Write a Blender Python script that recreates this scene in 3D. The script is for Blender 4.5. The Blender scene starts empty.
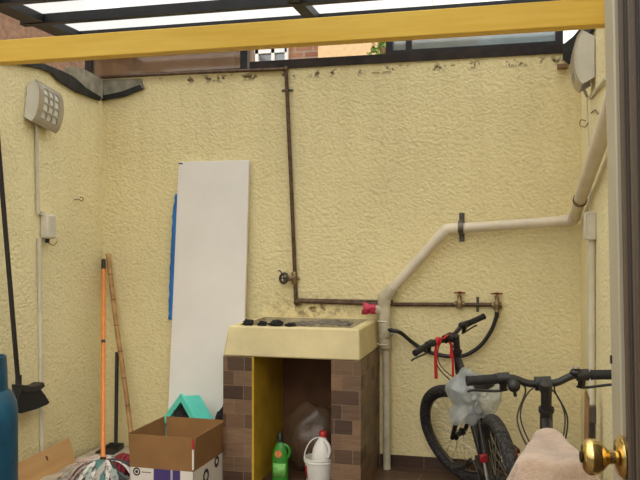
import bpy, bmesh, math, random
from mathutils import Vector, Matrix, noise
random.seed(7)
C = bpy.context.scene.collection
PI = math.pi
R = math.radians

# ------------------------------------------------------------------ camera
F = 800.0
CAM = Vector((0, 0, 1.40))
YAW = math.atan(0.256)
SN, CS = math.sin(YAW), math.cos(YAW)
def ray(px, py):
    u = (px - 320) / F; v = (240 - py) / F
    return Vector((-SN + u * CS, CS + u * SN, v))
def aY(px, py, Y):
    d = ray(px, py); return CAM + d * (Y / d.y)
def aX(px, py, X):
    d = ray(px, py); return CAM + d * (X / d.x)
def aD(px, py, D):
    return CAM + ray(px, py) * D
cd = bpy.data.cameras.new('camera'); cam = bpy.data.objects.new('camera', cd); C.objects.link(cam)
cam.location = CAM; cam.rotation_euler = (PI / 2, 0, YAW)
cd.sensor_width = 36; cd.lens = 36 * F / 640; cd.clip_start = 0.02
bpy.context.scene.camera = cam

# ------------------------------------------------------------------ materials
def lin(c):
    def f(x):
        x /= 255.0
        return x / 12.92 if x <= 0.04045 else ((x + 0.055) / 1.055) ** 2.4
    return (f(c[0]), f(c[1]), f(c[2]), 1)
class NT:
    def __init__(s, name):
        s.m = bpy.data.materials.new(name); s.m.use_nodes = True
        s.t = s.m.node_tree; s.n = s.t.nodes
        s.b = s.n['Principled BSDF']; s.o = s.n['Material Output']
    def N(s, t, **k):
        n = s.n.new(t)
        for a, b in k.items():
            if a in n.inputs: n.inputs[a].default_value = b
            else: setattr(n, a, b)
        return n
    def L(s, a, b): s.t.links.new(a, b)
    def coord(s, kind='Object'):
        return s.N('ShaderNodeTexCoord').outputs[kind]
    def noise(s, scale, detail=4, rough=0.55, vec=None):
        n = s.N('ShaderNodeTexNoise'); n.inputs['Scale'].default_value = scale
        n.inputs['Detail'].default_value = detail; n.inputs['Roughness'].default_value = rough
        s.L(vec if vec is not None else s.coord(), n.inputs['Vector']); return n.outputs['Fac']
    def ramp(s, fac, stops):
        r = s.N('ShaderNodeValToRGB'); e = r.color_ramp.elements
        e[0].position, e[0].color = stops[0][0], stops[0][1]
        e[1].position, e[1].color = stops[-1][0], stops[-1][1]
        for p, c in stops[1:-1]:
            x = e.new(p); x.color = c
        s.L(fac, r.inputs['Fac']); return r.outputs['Color']
    def mix(s, fac, a, b, mode='MIX'):
        n = s.N('ShaderNodeMix', data_type='RGBA', blend_type=mode)
        for sock, v in ((n.inputs[0], fac), (n.inputs[6], a), (n.inputs[7], b)):
            if hasattr(v, 'is_linked') or hasattr(v, 'links'): s.L(v, sock)
            else: sock.default_value = v
        return n.outputs[2]
    def math(s, op, a, b=None):
        n = s.N('ShaderNodeMath', operation=op)
        for i, v in enumerate((a, b)):
            if v is None: continue
            if hasattr(v, 'links'): s.L(v, n.inputs[i])
            else: n.inputs[i].default_value = v
        return n.outputs[0]
    def sep(s, vec):
        n = s.N('ShaderNodeSeparateXYZ'); s.L(vec, n.inputs[0]); return n.outputs
    def bump(s, h, strength=0.5, dist=0.01):
        b = s.N('ShaderNodeBump'); b.inputs['Strength'].default_value = strength
        b.inputs['Distance'].default_value = dist
        s.L(h, b.inputs['Height']); s.L(b.outputs['Normal'], s.b.inputs['Normal'])
G1 = (1, 1, 1, 1); G0 = (0, 0, 0, 1)
def mat(name, rgb, rough=0.6, metal=0.0, var=0.12, scale=12, bump=0.0, bscale=60, bdist=0.003, spec=None, rgb2=None):
    k = NT(name)
    c = lin(rgb)
    if rgb2: d = lin(rgb2)
    else: d = tuple(x * (1 - var * 2) for x in c[:3]) + (1,)
    e = tuple(min(1, x * (1 + (0 if rgb2 else var * .6))) for x in c[:3]) + (1,)
    k.L(k.ramp(k.noise(scale), [(0.3, d), (0.68, e)]), k.b.inputs['Base Color'])
    k.b.inputs['Roughness'].default_value = rough; k.b.inputs['Metallic'].default_value = metal
    if spec is not None: k.b.inputs['Specular IOR Level'].default_value = spec
    if bump: k.bump(k.noise(bscale, 3), bump, bdist)
    return k.m

def stucco(name, base, stains=False, low=None):
    k = NT(name)
    co = k.coord()
    n1 = k.noise(48, 2.5, 0.5, co); n2 = k.noise(110, 2, 0.5, co); n3 = k.noise(1.4, 5, 0.6, co)
    v = k.N('ShaderNodeTexVoronoi', feature='SMOOTH_F1'); v.inputs['Scale'].default_value = 52
    v.inputs['Smoothness'].default_value = 0.5
    # stretch the blobs a little, as trowelled texture
    mp = k.N('ShaderNodeMapping'); mp.inputs['Scale'].default_value = (0.8, 0.8, 1.15)
    w = k.N('ShaderNodeVectorMath', operation='ADD'); nz = k.N('ShaderNodeTexNoise'); nz.inputs['Scale'].default_value = 12
    k.L(co, nz.inputs['Vector'])
    sc = k.N('ShaderNodeVectorMath', operation='SCALE'); sc.inputs['Scale'].default_value = 0.07
    k.L(nz.outputs['Color'], sc.inputs[0]); k.L(co, w.inputs[0]); k.L(sc.outputs[0], w.inputs[1])
    k.L(w.outputs[0], mp.inputs[0]); k.L(mp.outputs[0], v.inputs['Vector'])
    h = k.math('ADD', k.math('MULTIPLY', v.outputs['Distance'], -1.0), k.math('MULTIPLY', n1, 1.3))
    h = k.math('ADD', h, k.math('MULTIPLY', n2, 0.35))
    k.bump(h, 0.62, 0.0065)
    b = lin(base); d = tuple(x * .90 for x in b[:3]) + (1,); e = tuple(min(1, x * 1.04) for x in b[:3]) + (1,)
    col = k.ramp(n3, [(0.3, d), (0.7, e)])
    col = k.mix(k.ramp(h, [(0.0, (.22, .22, .22, 1)), (0.35, G0)]), col, lin((208, 186, 130)))
    z = k.sep(k.coord())[2]
    # weather grime drips below the top; patchy darker tone towards the foot
    st = k.N('ShaderNodeMapping'); st.inputs['Scale'].default_value = (6, 6, 0.35); k.L(co, st.inputs[0])
    drip = k.noise(1.6, 4, 0.6, st.outputs[0])
    top = k.N('ShaderNodeMapRange'); top.inputs[1].default_value = 1.3; top.inputs[2].default_value = 2.5
    k.L(z, top.inputs[0])
    dm = k.math('MULTIPLY', top.outputs[0], k.ramp(drip, [(0.42, G0), (0.72, (.5, .5, .5, 1))]))
    col = k.mix(dm, col, lin((218, 200, 150)))
    lo = k.N('ShaderNodeMapRange'); lo.inputs[1].default_value = 0.9; lo.inputs[2].default_value = 0.0
    lo.inputs[4].default_value = 0.5
    k.L(z, lo.inputs[0])
    col = k.mix(k.math('MULTIPLY', lo.outputs[0], k.noise(3, 5, 0.7, co)), col, lin((182, 156, 98)))
    if stains:
        # chipped rusty patches just below the coping, and the brown splash above the wash basin
        chip = k.noise(16, 3, 0.6, co)
        band = k.ramp(k.math('ABSOLUTE', k.math('SUBTRACT', z, 2.455)), [(0.0, G1), (0.035, G0)])
        cm = k.math('MULTIPLY', k.ramp(chip, [(0.55, G0), (0.59, G1)]), band)
        col = k.mix(cm, col, lin((92, 72, 48)))
        x = k.sep(co)[0]
        sx = k.ramp(k.math('ABSOLUTE', k.math('SUBTRACT', x, -1.33)), [(0.05, G1), (0.38, G0)])
        sz = k.ramp(k.math('ABSOLUTE', k.math('SUBTRACT', z, 0.97)), [(0.0, G1), (0.10, G0)])
        sm = k.math('MULTIPLY', k.math('MULTIPLY', sx, sz), k.ramp(k.noise(22, 5, 0.7, co), [(0.44, G0), (0.62, G1)]))
        col = k.mix(sm, col, lin((104, 74, 34)))
    k.L(col, k.b.inputs['Base Color']); k.b.inputs['Roughness'].default_value = 0.85
    k.b.inputs['Specular IOR Level'].default_value = 0.2
    return k.m

def tiles(name, c1, c2, mortar, bw, rh, ms=0.004, offset=0.5, mode='wall', rough=0.5, sq=1.0, sqf=2):
    k = NT(name)
    x, y, z = k.sep(k.coord())
    cb = k.N('ShaderNodeCombineXYZ')
    if mode == 'wall':
        k.L(k.math('ADD', x, y), cb.inputs[0]); k.L(z, cb.inputs[1])
    else:
        k.L(x, cb.inputs[0]); k.L(y, cb.inputs[1])
    br = k.N('ShaderNodeTexBrick', offset=offset, squash=sq, squash_frequency=sqf)
    br.inputs['Color1'].default_value = lin(c1); br.inputs['Color2'].default_value = lin(c2)
    br.inputs['Mortar'].default_value = lin(mortar); br.inputs['Scale'].default_value = 1
    br.inputs['Mortar Size'].default_value = ms; br.inputs['Brick Width'].default_value = bw
    br.inputs['Row Height'].default_value = rh
    k.L(cb.outputs[0], br.inputs['Vector'])
    mp = k.N('ShaderNodeMapping'); mp.inputs['Scale'].default_value = (1, 1, 8); k.L(k.coord(), mp.inputs[0])
    g = k.noise(7, 5, 0.65, mp.outputs[0])
    col = k.mix(0.8, br.outputs['Color'], k.ramp(g, [(0.3, (.6, .58, .56, 1)), (0.7, (1.1, 1.08, 1.05, 1))]), 'MULTIPLY')
    k.L(col, k.b.inputs['Base Color']); k.b.inputs['Roughness'].default_value = rough
    k.bump(k.math('MULTIPLY', br.outputs['Fac'], -1.0), 0.6, 0.003)
    return k.m

def wood(name, c1, c2, axis=2, rough=0.55, scale=1.0):
    k = NT(name)
    mp = k.N('ShaderNodeMapping'); s = [14 * scale] * 3; s[axis] = 1.0 * scale; mp.inputs['Scale'].default_value = s
    k.L(k.coord(), mp.inputs[0])
    n = k.noise(2.2, 6, 0.6, mp.outputs[0])
    k.L(k.ramp(n, [(0.3, lin(c1)), (0.7, lin(c2))]), k.b.inputs['Base Color'])
    k.b.inputs['Roughness'].default_value = rough; k.bump(n, 0.25, 0.002)
    return k.m

def clear_film(name, tint, opacity, rough=0.2, transl=0.5):
    k = NT(name)
    dif = k.N('ShaderNodeBsdfDiffuse'); dif.inputs[0].default_value = lin(tint)
    trl = k.N('ShaderNodeBsdfTranslucent'); trl.inputs[0].default_value = lin(tint)
    gl = k.N('ShaderNodeBsdfGlossy'); gl.inputs['Roughness'].default_value = rough
    tp = k.N('ShaderNodeBsdfTransparent')
    m1 = k.N('ShaderNodeMixShader'); m1.inputs[0].default_value = transl
    k.L(dif.outputs[0], m1.inputs[1]); k.L(trl.outputs[0], m1.inputs[2])
    m2 = k.N('ShaderNodeMixShader'); m2.inputs[0].default_value = 0.12
    k.L(m1.outputs[0], m2.inputs[1]); k.L(gl.outputs[0], m2.inputs[2])
    m3 = k.N('ShaderNodeMixShader')
    fac = k.ramp(k.noise(9, 5, 0.6), [(0.3, (opacity * .75,) * 3 + (1,)), (0.7, (min(1, opacity * 1.2),) * 3 + (1,))])
    k.L(fac, m3.inputs[0]); k.L(tp.outputs[0], m3.inputs[1]); k.L(m2.outputs[0], m3.inputs[2])
    k.L(m3.outputs[0], k.o.inputs['Surface'])
    return k.m

M = {}
M['stucco_back'] = stucco('stucco_back', (243, 228, 177), True)
M['stucco_side'] = stucco('stucco_side', (244, 231, 183))
M['floor'] = tiles('floor_tile', (98, 74, 56), (74, 54, 40), (128, 108, 86), 0.6, 0.15, 0.004, 0.5, 'floor', 0.45)
M['base_tile'] = tiles('base_tile', (74, 48, 30), (58, 37, 24), (110, 88, 62), 0.33, 0.2, 0.003, 0.0)
M['pillar_tile'] = tiles('pillar_tile', (136, 106, 80), (68, 46, 32), (136, 112, 86), 0.105, 0.0815, 0.002, 0.42, 'wall', 0.45, 1.6, 3)
M['ochre'] = mat('ochre_paint', (196, 158, 40), 0.55, var=0.15, scale=5)
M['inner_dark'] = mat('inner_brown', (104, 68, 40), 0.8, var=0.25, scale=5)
M['basin'] = mat('basin_plaster', (222, 205, 156), 0.7, var=0.10, scale=4, bump=0.25, bscale=40, bdist=0.004)
M['basin_rim'] = mat('basin_cement', (178, 164, 128), 0.8, var=0.2, scale=18, bump=0.3, bscale=60)
M['beam'] = wood('beam_yellow', (222, 176, 58), (236, 196, 84), 0, 0.6)
M['black_steel'] = mat('black_steel', (30, 30, 32), 0.5, 0.3, var=0.25, scale=9)
M['dark_alu'] = mat('dark_aluminium', (44, 42, 42), 0.45, 0.4, var=0.2, scale=9)
M['brown_steel'] = mat('brown_angle_iron', (52, 40, 34), 0.7, 0.2, var=0.3, scale=14, bump=0.2)
M['iron'] = mat('rusty_iron_pipe', (112, 90, 70), 0.5, 0.5, var=0.3, scale=30, rgb2=(72, 52, 40))
M['brass_dull'] = mat('dull_brass', (150, 128, 96), 0.4, 0.7, var=0.25, scale=40)
M['tap_red'] = mat('tap_red', (134, 44, 34), 0.5, 0.1, var=0.2)
M['pvc'] = mat('white_pvc', (228, 214, 190), 0.35, var=0.08, scale=6)
M['pvc_dirty'] = mat('dirty_pvc', (206, 196, 168), 0.5, var=0.2, scale=9)
M['strap'] = mat('galvanised_strap', (110, 104, 92), 0.45, 0.7, var=0.2)
M['hose'] = mat('black_hose', (34, 31, 30), 0.45, var=0.2)
M['pink'] = mat('pink_plastic', (206, 60, 90), 0.5, var=0.2, scale=25, bump=0.5, bscale=40, bdist=0.006)
M['white_board'] = mat('white_board', (240, 234, 227), 0.5, var=0.03, scale=3)
M['blue_film'] = mat('blue_film', (30, 112, 190), 0.35, var=0.15, scale=10)
M['cardboard'] = mat('cardboard', (142, 102, 58), 0.8, var=0.08, scale=6)
M['cardboard_in'] = mat('cardboard_inside', (150, 112, 66), 0.85, var=0.1, scale=6)
M['teal'] = mat('teal_plastic', (100, 220, 200), 0.4, var=0.05)
M['teal_in'] = mat('teal_inside', (30, 100, 92), 0.5, var=0.2)
M['orange'] = mat('orange_paint', (232, 138, 64), 0.4, var=0.08, scale=20)
M['black_plastic'] = mat('black_plastic', (34, 31, 29), 0.5, var=0.25, scale=16)
M['black_rubber'] = mat('black_rubber', (28, 27, 26), 0.75, var=0.25, scale=40, bump=0.4, bscale=120, bdist=0.003)
M['tyre'] = None
M['grey_frame'] = mat('charcoal_paint', (44, 42, 41), 0.4, 0.2, var=0.2)
M['silver'] = mat('silver_metal', (170, 166, 158), 0.35, 0.8, var=0.12, scale=20)
M['chrome_dark'] = mat('dark_chrome', (96, 92, 88), 0.3, 0.8, var=0.15)
M['red'] = mat('red_ribbon', (206, 32, 40), 0.5, var=0.12)
M['dark_red'] = mat('dark_red_plastic', (140, 22, 28), 0.4, var=0.15)
M['bamboo'] = None
M['plywood'] = wood('plywood', (186, 140, 88), (206, 164, 110), 1, 0.7, 0.6)
M['old_wood'] = wood('old_brown_board', (120, 88, 58), (152, 116, 80), 2, 0.75)
M['gas_blue'] = mat('gas_blue_paint', (22, 78, 104), 0.42, 0.1, var=0.22, scale=9)
M['lamp_metal'] = mat('brushed_lamp_metal', (186, 176, 158), 0.38, 0.55, var=0.08, scale=30)
M['lamp_white'] = mat('lamp_frosted', (226, 224, 214), 0.4, var=0.04)
M['conduit'] = mat('grey_conduit', (216, 208, 184), 0.55, var=0.08, scale=8)
M['box_plastic'] = mat('junction_plastic', (220, 212, 192), 0.5, var=0.08, scale=10)
M['tarp'] = mat('black_membrane', (40, 40, 36), 0.6, var=0.35, scale=12, bump=0.5, bscale=25, bdist=0.01)
M['cement'] = mat('grey_cement', (158, 152, 134), 0.85, var=0.2, scale=14, bump=0.4, bscale=50)
M['stile_lit'] = mat('door_stile_lit_beige', (172, 162, 138), 0.45, 0.1, var=0.05, scale=3)  # pale beige includes the skylight on the outer strip of the leaf
M['door_shade_brown'] = wood('door_shaded_brown', (64, 52, 40), (86, 70, 54), 2, 0.6, 0.5)  # brown has the shade on the inner part of the leaf painted in
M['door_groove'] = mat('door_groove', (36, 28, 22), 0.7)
M['brass'] = mat('polished_brass', (220, 190, 120), 0.16, 1.0, var=0.06, scale=20)
M['brass_dark'] = mat('tarnished_brass', (70, 52, 28), 0.35, 0.8)
M['green'] = mat('green_plastic', (50, 130, 38), 0.35, var=0.08)
M['dark_green'] = mat('dark_cap', (24, 34, 26), 0.4)
M['label_orange'] = mat('label_orange', (208, 120, 50), 0.5, var=0.2, scale=60)
M['label_pale'] = mat('label_pale_green', (120, 186, 90), 0.5, var=0.15, scale=60)
M['white_plastic'] = mat('white_plastic', (226, 222, 212), 0.35, var=0.05)
M['red_label'] = mat('red_label', (176, 44, 40), 0.45, var=0.15)
M['maroon'] = None
M['sheet_white'] = mat('grimy_white_sheet', (196, 184, 164), 0.6, var=0.2, scale=7, bump=0.4, bscale=18, bdist=0.01)
M['grey_cloth'] = mat('grey_cloth', (120, 112, 100), 0.9, var=0.3, scale=20, bump=0.5, bscale=80)
M['black_cloth'] = mat('black_cloth', (30, 28, 27), 0.85, var=0.3, bump=0.4)
M['bag'] = clear_film('plastic_bag_film', (206, 212, 212), 0.52, 0.2, 0.4)
M['sack'] = clear_film('clear_sack_film', (142, 116, 86), 0.40, 0.4, 0.4)
M['wire'] = mat('wire', (120, 100, 70), 0.5, 0.6)
M['steel_cable'] = mat('cable_housing', (52, 48, 45), 0.45)

def panel_mat():
    k = NT('roof_polycarbonate')
    dif = k.N('ShaderNodeBsdfDiffuse'); trl = k.N('ShaderNodeBsdfTranslucent'); gl = k.N('ShaderNodeBsdfTransparent')
    c = k.ramp(k.noise(1.5), [(0.3, (.86, .88, .90, 1)), (0.7, (.95, .96, .97, 1))])
    k.L(c, dif.inputs[0]); k.L(c, trl.inputs[0]); k.L(c, gl.inputs[0])
    m = k.N('ShaderNodeMixShader'); m.inputs[0].default_value = 0.75
    k.L(dif.outputs[0], m.inputs[1]); k.L(trl.outputs[0], m.inputs[2])
    m2 = k.N('ShaderNodeMixShader'); m2.inputs[0].default_value = 0.55
    k.L(m.outputs[0], m2.inputs[1]); k.L(gl.outputs[0], m2.inputs[2])
    k.L(m2.outputs[0], k.o.inputs['Surface']); return k.m
M['panel'] = panel_mat()
def glass_mat(name, tint, tr):
    k = NT(name)
    tp = k.N('ShaderNodeBsdfTransparent'); tp.inputs[0].default_value = lin(tint)
    gl = k.N('ShaderNodeBsdfGlossy'); gl.inputs['Roughness'].default_value = 0.08
    df = k.N('ShaderNodeBsdfDiffuse')
    k.L(k.ramp(k.noise(3), [(0.3, tuple(x * .7 for x in lin(tint)[:3]) + (1,)), (0.7, lin(tint))]), df.inputs[0])
    m = k.N('ShaderNodeMixShader'); m.inputs[0].default_value = 0.35
    k.L(df.outputs[0], m.inputs[1]); k.L(gl.outputs[0], m.inputs[2])
    m2 = k.N('ShaderNodeMixShader'); m2.inputs[0].default_value = tr
    k.L(m.outputs[0], m2.inputs[1]); k.L(tp.outputs[0], m2.inputs[2])
    k.L(m2.outputs[0], k.o.inputs['Surface']); return k.m
M['glass_grey'] = glass_mat('grey_glass', (190, 200, 200), 0.45)
M['glass_brown'] = glass_mat('brown_glass', (214, 198, 180), 0.78)
M['glass_dark'] = glass_mat('neighbour_glass', (96, 108, 116), 0.2)
M['far_brick'] = tiles('far_brick', (176, 122, 90), (150, 96, 70), (170, 150, 130), 0.22, 0.075, 0.012)
M['far_brown'] = wood('far_brown_boards', (96, 76, 60), (158, 136, 114), 2, 0.8, .35)
M['far_terra'] = mat('far_terracotta', (150, 116, 92), 0.9, var=0.2, scale=20, bump=0.3)
M['far_peach'] = mat('far_peach', (232, 196, 150), 0.9, var=0.08, scale=20, bump=0.3)
M['far_white'] = mat('far_white_frame', (232, 232, 228), 0.5, var=0.04)
def leafmat():
    k = NT('leaf_green'); g = k.N('ShaderNodeNewGeometry')
    k.L(k.ramp(g.outputs['Random Per Island'], [(0, lin((60, 96, 40))), (1, lin((150, 180, 84)))]), k.b.inputs['Base Color']); return k.m
M['leaf'] = leafmat()
def tyre():
    k = NT('tyre_rubber'); k.b.inputs['Roughness'].default_value = 0.75
    v = k.N('ShaderNodeTexVoronoi', feature='F1', distance='CHEBYCHEV'); v.inputs['Scale'].default_value = 70
    k.L(k.coord(), v.inputs['Vector'])
    k.L(k.ramp(v.outputs['Distance'], [(0.25, lin((62, 58, 54))), (0.55, lin((24, 22, 21)))]), k.b.inputs['Base Color'])
    k.bump(k.math('MULTIPLY', v.outputs['Distance'], -1.0), 0.9, 0.006); return k.m
M['tyre'] = tyre()
def bamboo():
    k = NT('bamboo'); z = k.sep(k.coord())[2]
    w = k.math('FRACT', k.math('MULTIPLY', z, 6.0))
    n = k.noise(14, 4)
    c = k.ramp(n, [(0.3, lin((150, 108, 64))), (0.7, lin((206, 164, 108)))])
    ring = k.ramp(w, [(0.0, G1), (0.08, G0)])
    k.L(k.mix(ring, c, lin((74, 50, 30))), k.b.inputs['Base Color']); k.b.inputs['Roughness'].default_value = 0.6; return k.m
M['bamboo'] = bamboo()
def maroon():
    k = NT('maroon_ribbed'); x = k.sep(k.coord())[0]
    w = k.math('FRACT', k.math('MULTIPLY', x, 42.0))
    k.L(k.ramp(w, [(0.2, lin((74, 14, 24))), (0.6, lin((150, 32, 50)))]), k.b.inputs['Base Color'])
    k.bump(w, 0.5, 0.006); k.b.inputs['Roughness'].default_value = 0.8; return k.m
M['maroon'] = maroon()
def mopmat():
    k = NT('mop_rags'); g = k.N('ShaderNodeNewGeometry')
    r = k.N('ShaderNodeValToRGB'); r.color_ramp.interpolation = 'CONSTANT'
    cols = [(214, 206, 196), (178, 170, 160), (88, 132, 126), (222, 216, 206), (206, 176, 166), (72, 66, 66), (222, 214, 204), (160, 172, 162), (214, 206, 198)]
    e = r.color_ramp.elements
    e[0].position = 0; e[0].color = lin(cols[0]); e[1].position = 1 / 9; e[1].color = lin(cols[1])
    for i, c in enumerate(cols[2:], 2):
        x = e.new(i / 9); x.color = lin(c)
    k.L(g.outputs['Random Per Island'], r.inputs['Fac'])
    n = k.noise(40, 3)
    k.L(k.mix(k.ramp(n, [(0.52, G0), (0.6, (.6, .6, .6, 1))]), r.outputs['Color'], lin((70, 58, 58))), k.b.inputs['Base Color'])
    k.b.inputs['Roughness'].default_value = 0.9; return k.m
M['mop'] = mopmat()
def towel():
    k = NT('towel_terry'); n = k.noise(9, 5, 0.6); f = k.noise(260, 2, 0.6); f2 = k.noise(70, 3)
    k.L(k.ramp(n, [(0.3, lin((142, 118, 98))), (0.7, lin((182, 156, 132)))]), k.b.inputs['Base Color'])
    k.bump(k.math('ADD', f, f2), 0.9, 0.006); k.b.inputs['Roughness'].default_value = 0.95
    k.b.inputs['Specular IOR Level'].default_value = 0.1
    k.b.inputs['Sheen Weight'].default_value = 0.4; return k.m
M['towel'] = towel()
def boxprint():
    """printed lower carton: white with a purple panel, dark emblem rings, bars"""
    k = NT('carton_print'); x, y, z = k.sep(k.coord())
    def band(v, a, b):
        return k.math('MULTIPLY', k.math('GREATER_THAN', v, a), k.math('LESS_THAN', v, b))
    def ring(u, cu, cz, r0, r1):
        du = k.math('SUBTRACT', u, cu); dz = k.math('SUBTRACT', z, cz)
        d = k.math('SQRT', k.math('ADD', k.math('MULTIPLY', du, du), k.math('MULTIPLY', dz, dz)))
        return band(d, r0, r1)
    white = lin((214, 204, 190))
    front = k.math('LESS_THAN', y, -0.2)
    side = k.math('GREATER_THAN', x, 0.18)
    col = k.mix(k.math('MULTIPLY', front, band(x, -0.045, 0.055)), white, lin((66, 50, 104)))
    col = k.mix(k.math('MULTIPLY', front, band(x, 0.057, 0.066)), col, lin((170, 160, 170)))
    col = k.mix(k.math('MULTIPLY', front, band(x, 0.066, 0.11)), col, lin((66, 50, 104)))
    col = k.mix(k.math('MULTIPLY', front, ring(x, -0.145, 0.155, 0.0, 0.022)), col, lin((40, 34, 36)))
    col = k.mix(k.math('MULTIPLY', front, ring(x, -0.145, 0.155, 0.009, 0.014)), col, white)
    col = k.mix(k.math('MULTIPLY', front, k.math('MULTIPLY', band(x, -0.115, -0.06), band(z, 0.152, 0.158))), col, lin((120, 110, 112)))
    col = k.mix(k.math('MULTIPLY', side, ring(y, 0.10, 0.15, 0.014, 0.034)), col, lin((46, 40, 42)))
    col = k.mix(k.math('MULTIPLY', side, ring(y, -0.05, 0.11, 0.02, 0.04)), col, lin((46, 40, 42)))
    k.L(col, k.b.inputs['Base Color']); k.b.inputs['Roughness'].default_value = 0.6; return k.m
M['carton'] = boxprint()

# ------------------------------------------------------------------ mesh helpers
def frame_of(t, up=Vector((0, 0, 1))):
    t = t.normalized()
    if abs(t.dot(up)) > 0.95: up = Vector((1, 0, 0))
    a = t.cross(up).normalized(); b = a.cross(t).normalized()
    return a, b
def spline(pts, n=6, closed=False):
    pts = [Vector(p) for p in pts]; out = []
    m = len(pts)
    for i in range(m - 1):
        p0 = pts[max(i - 1, 0)]; p1 = pts[i]; p2 = pts[i + 1]; p3 = pts[min(i + 2, m - 1)]
        for k in range(n):
            t = k / n
            out.append(0.5 * ((2 * p1) + (-p0 + p2) * t + (2 * p0 - 5 * p1 + 4 * p2 - p3) * t * t + (-p0 + 3 * p1 - 3 * p2 + p3) * t ** 3))
    out.append(pts[-1]); return out
class MB:
    def __init__(s): s.v = []; s.f = []
    def add(s, vs, fs):
        o = len(s.v); s.v += [Vector(v) for v in vs]; s.f += [tuple(i + o for i in f) for f in fs]; return s
    def box(s, lo, hi, mtx=None, taper=None):
        x0, y0, z0 = lo; x1, y1, z1 = hi
        vs = [Vector(p) for p in ((x0, y0, z0), (x1, y0, z0), (x1, y1, z0), (x0, y1, z0), (x0, y0, z1), (x1, y0, z1), (x1, y1, z1), (x0, y1, z1))]
        if mtx: vs = [mtx @ v for v in vs]
        return s.add(vs, [(3, 2, 1, 0), (4, 5, 6, 7), (0, 1, 5, 4), (1, 2, 6, 5), (2, 3, 7, 6), (3, 0, 4, 7)])
    def cbox(s, c, d, mtx=None):
        c = Vector(c); h = Vector(d) / 2
        if mtx is not None:
            m = Matrix.Translation(c) @ mtx.to_4x4()
            return s.box(-h, h, m)
        return s.box(c - h, c + h)
    def bar(s, a, b, w, h, up=Vector((0, 0, 1))):
        """rectangular bar from a to b"""
        a, b = Vector(a), Vector(b); p, q = frame_of(b - a, up); p = p * w / 2; q = q * h / 2
        vs = [a - p - q, a + p - q, a + p + q, a - p + q, b - p - q, b + p - q, b + p + q, b - p + q]
        return s.add(vs, [(0, 1, 2, 3), (7, 6, 5, 4), (0, 4, 5, 1), (1, 5, 6, 2), (2, 6, 7, 3), (3, 7, 4, 0)])
    def tube(s, path, r, n=10, caps=True, squash=None, up=None):
        path = [Vector(p) for p in path]; m = len(path)
        rs = r if isinstance(r, (list, tuple)) else [r] * m
        t0 = (path[1] - path[0]).normalized(); a, b = frame_of(t0, up or Vector((0, 0, 1))); vs = []; pt = t0
        for i in range(m):
            t = (path[min(i + 1, m - 1)] - path[max(i - 1, 0)]).normalized()
            ax = pt.cross(t)
            if ax.length > 1e-6:
                q = Matrix.Rotation(pt.angle(t), 3, ax.normalized()); a = q @ a; b = q @ b
            pt = t
            sa, sb = squash or (1, 1)
            for k in range(n):
                w = 2 * PI * k / n
                vs.append(path[i] + a * (rs[i] * sa * math.cos(w)) + b * (rs[i] * sb * math.sin(w)))
        fs = []
        for i in range(m - 1):
            for k in range(n):
                k2 = (k + 1) % n
                fs.append((i * n + k, i * n + k2, (i + 1) * n + k2, (i + 1) * n + k))
        if caps:
            fs.append(tuple(range(n))[::-1]); fs.append(tuple(range((m - 1) * n, m * n)))
        return s.add(vs, fs)
    def lathe(s, prof, mtx=None, n=24):
        """prof: (radius, height) along local z"""
        vs = []; fs = []; m = len(prof)
        for (r, z) in prof:
            for k in range(n):
                w = 2 * PI * k / n; v = Vector((r * math.cos(w), r * math.sin(w), z)); vs.append(mtx @ v if mtx else v)
        for i in range(m - 1):
            for k in range(n):
                k2 = (k + 1) % n; fs.append((i * n + k, i * n + k2, (i + 1) * n + k2, (i + 1) * n + k))
        if prof[0][0] > 1e-5: fs.append(tuple(range(n))[::-1])
        if prof[-1][0] > 1e-5: fs.append(tuple(range((m - 1) * n, m * n)))
        return s.add(vs, fs)
    def torus(s, Rm, r, mtx, n=48, k=12, sq=1.0):
        vs = []; fs = []
        for i in range(n):
            a = 2 * PI * i / n
            for j in range(k):
                b = 2 * PI * j / k; rr = Rm + r * math.cos(b)
                vs.append(mtx @ Vector((rr * math.cos(a), rr * math.sin(a), r * sq * math.sin(b))))
        for i in range(n):
            for j in range(k):
                i2 = (i + 1) % n; j2 = (j + 1) % k
                fs.append((i * k + j, i2 * k + j, i2 * k + j2, i * k + j2))
        return s.add(vs, fs)
    def sheet(s, pts, nu, nv):
        fs = [(j * nu + i, j * nu + i + 1, (j + 1) * nu + i + 1, (j + 1) * nu + i) for j in range(nv - 1) for i in range(nu - 1)]
        return s.add(pts, fs)
    def slab(s, poly, off):
        """polygon extruded by vector off"""
        off = Vector(off); n = len(poly); poly = [Vector(p) for p in poly]
        return s.add(poly + [p + off for p in poly], [tuple(range(n))[::-1], tuple(range(n, 2 * n))] + [(i, (i + 1) % n, n + (i + 1) % n, n + i) for i in range(n)])
    def ball(s, c, rad, nu=16, nv=10, fn=None):
        c = Vector(c); vs = []; fs = []
        rx, ry, rz = rad if isinstance(rad, (tuple, list)) else (rad,) * 3
        for j in range(nv + 1):
            th = PI * j / nv
            for i in range(nu):
                ph = 2 * PI * i / nu
                d = Vector((math.sin(th) * math.cos(ph), math.sin(th) * math.sin(ph), math.cos(th)))
                k = fn(d) if fn else 1
                vs.append(c + Vector((d.x * rx, d.y * ry, d.z * rz)) * k)
        for j in range(nv):
            for i in range(nu):
                i2 = (i + 1) % nu; fs.append((j * nu + i, (j + 1) * nu + i, (j + 1) * nu + i2, j * nu + i2))
        return s.add(vs, fs)
    def xf(s, m): s.v = [m @ v for v in s.v]; return s
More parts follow.
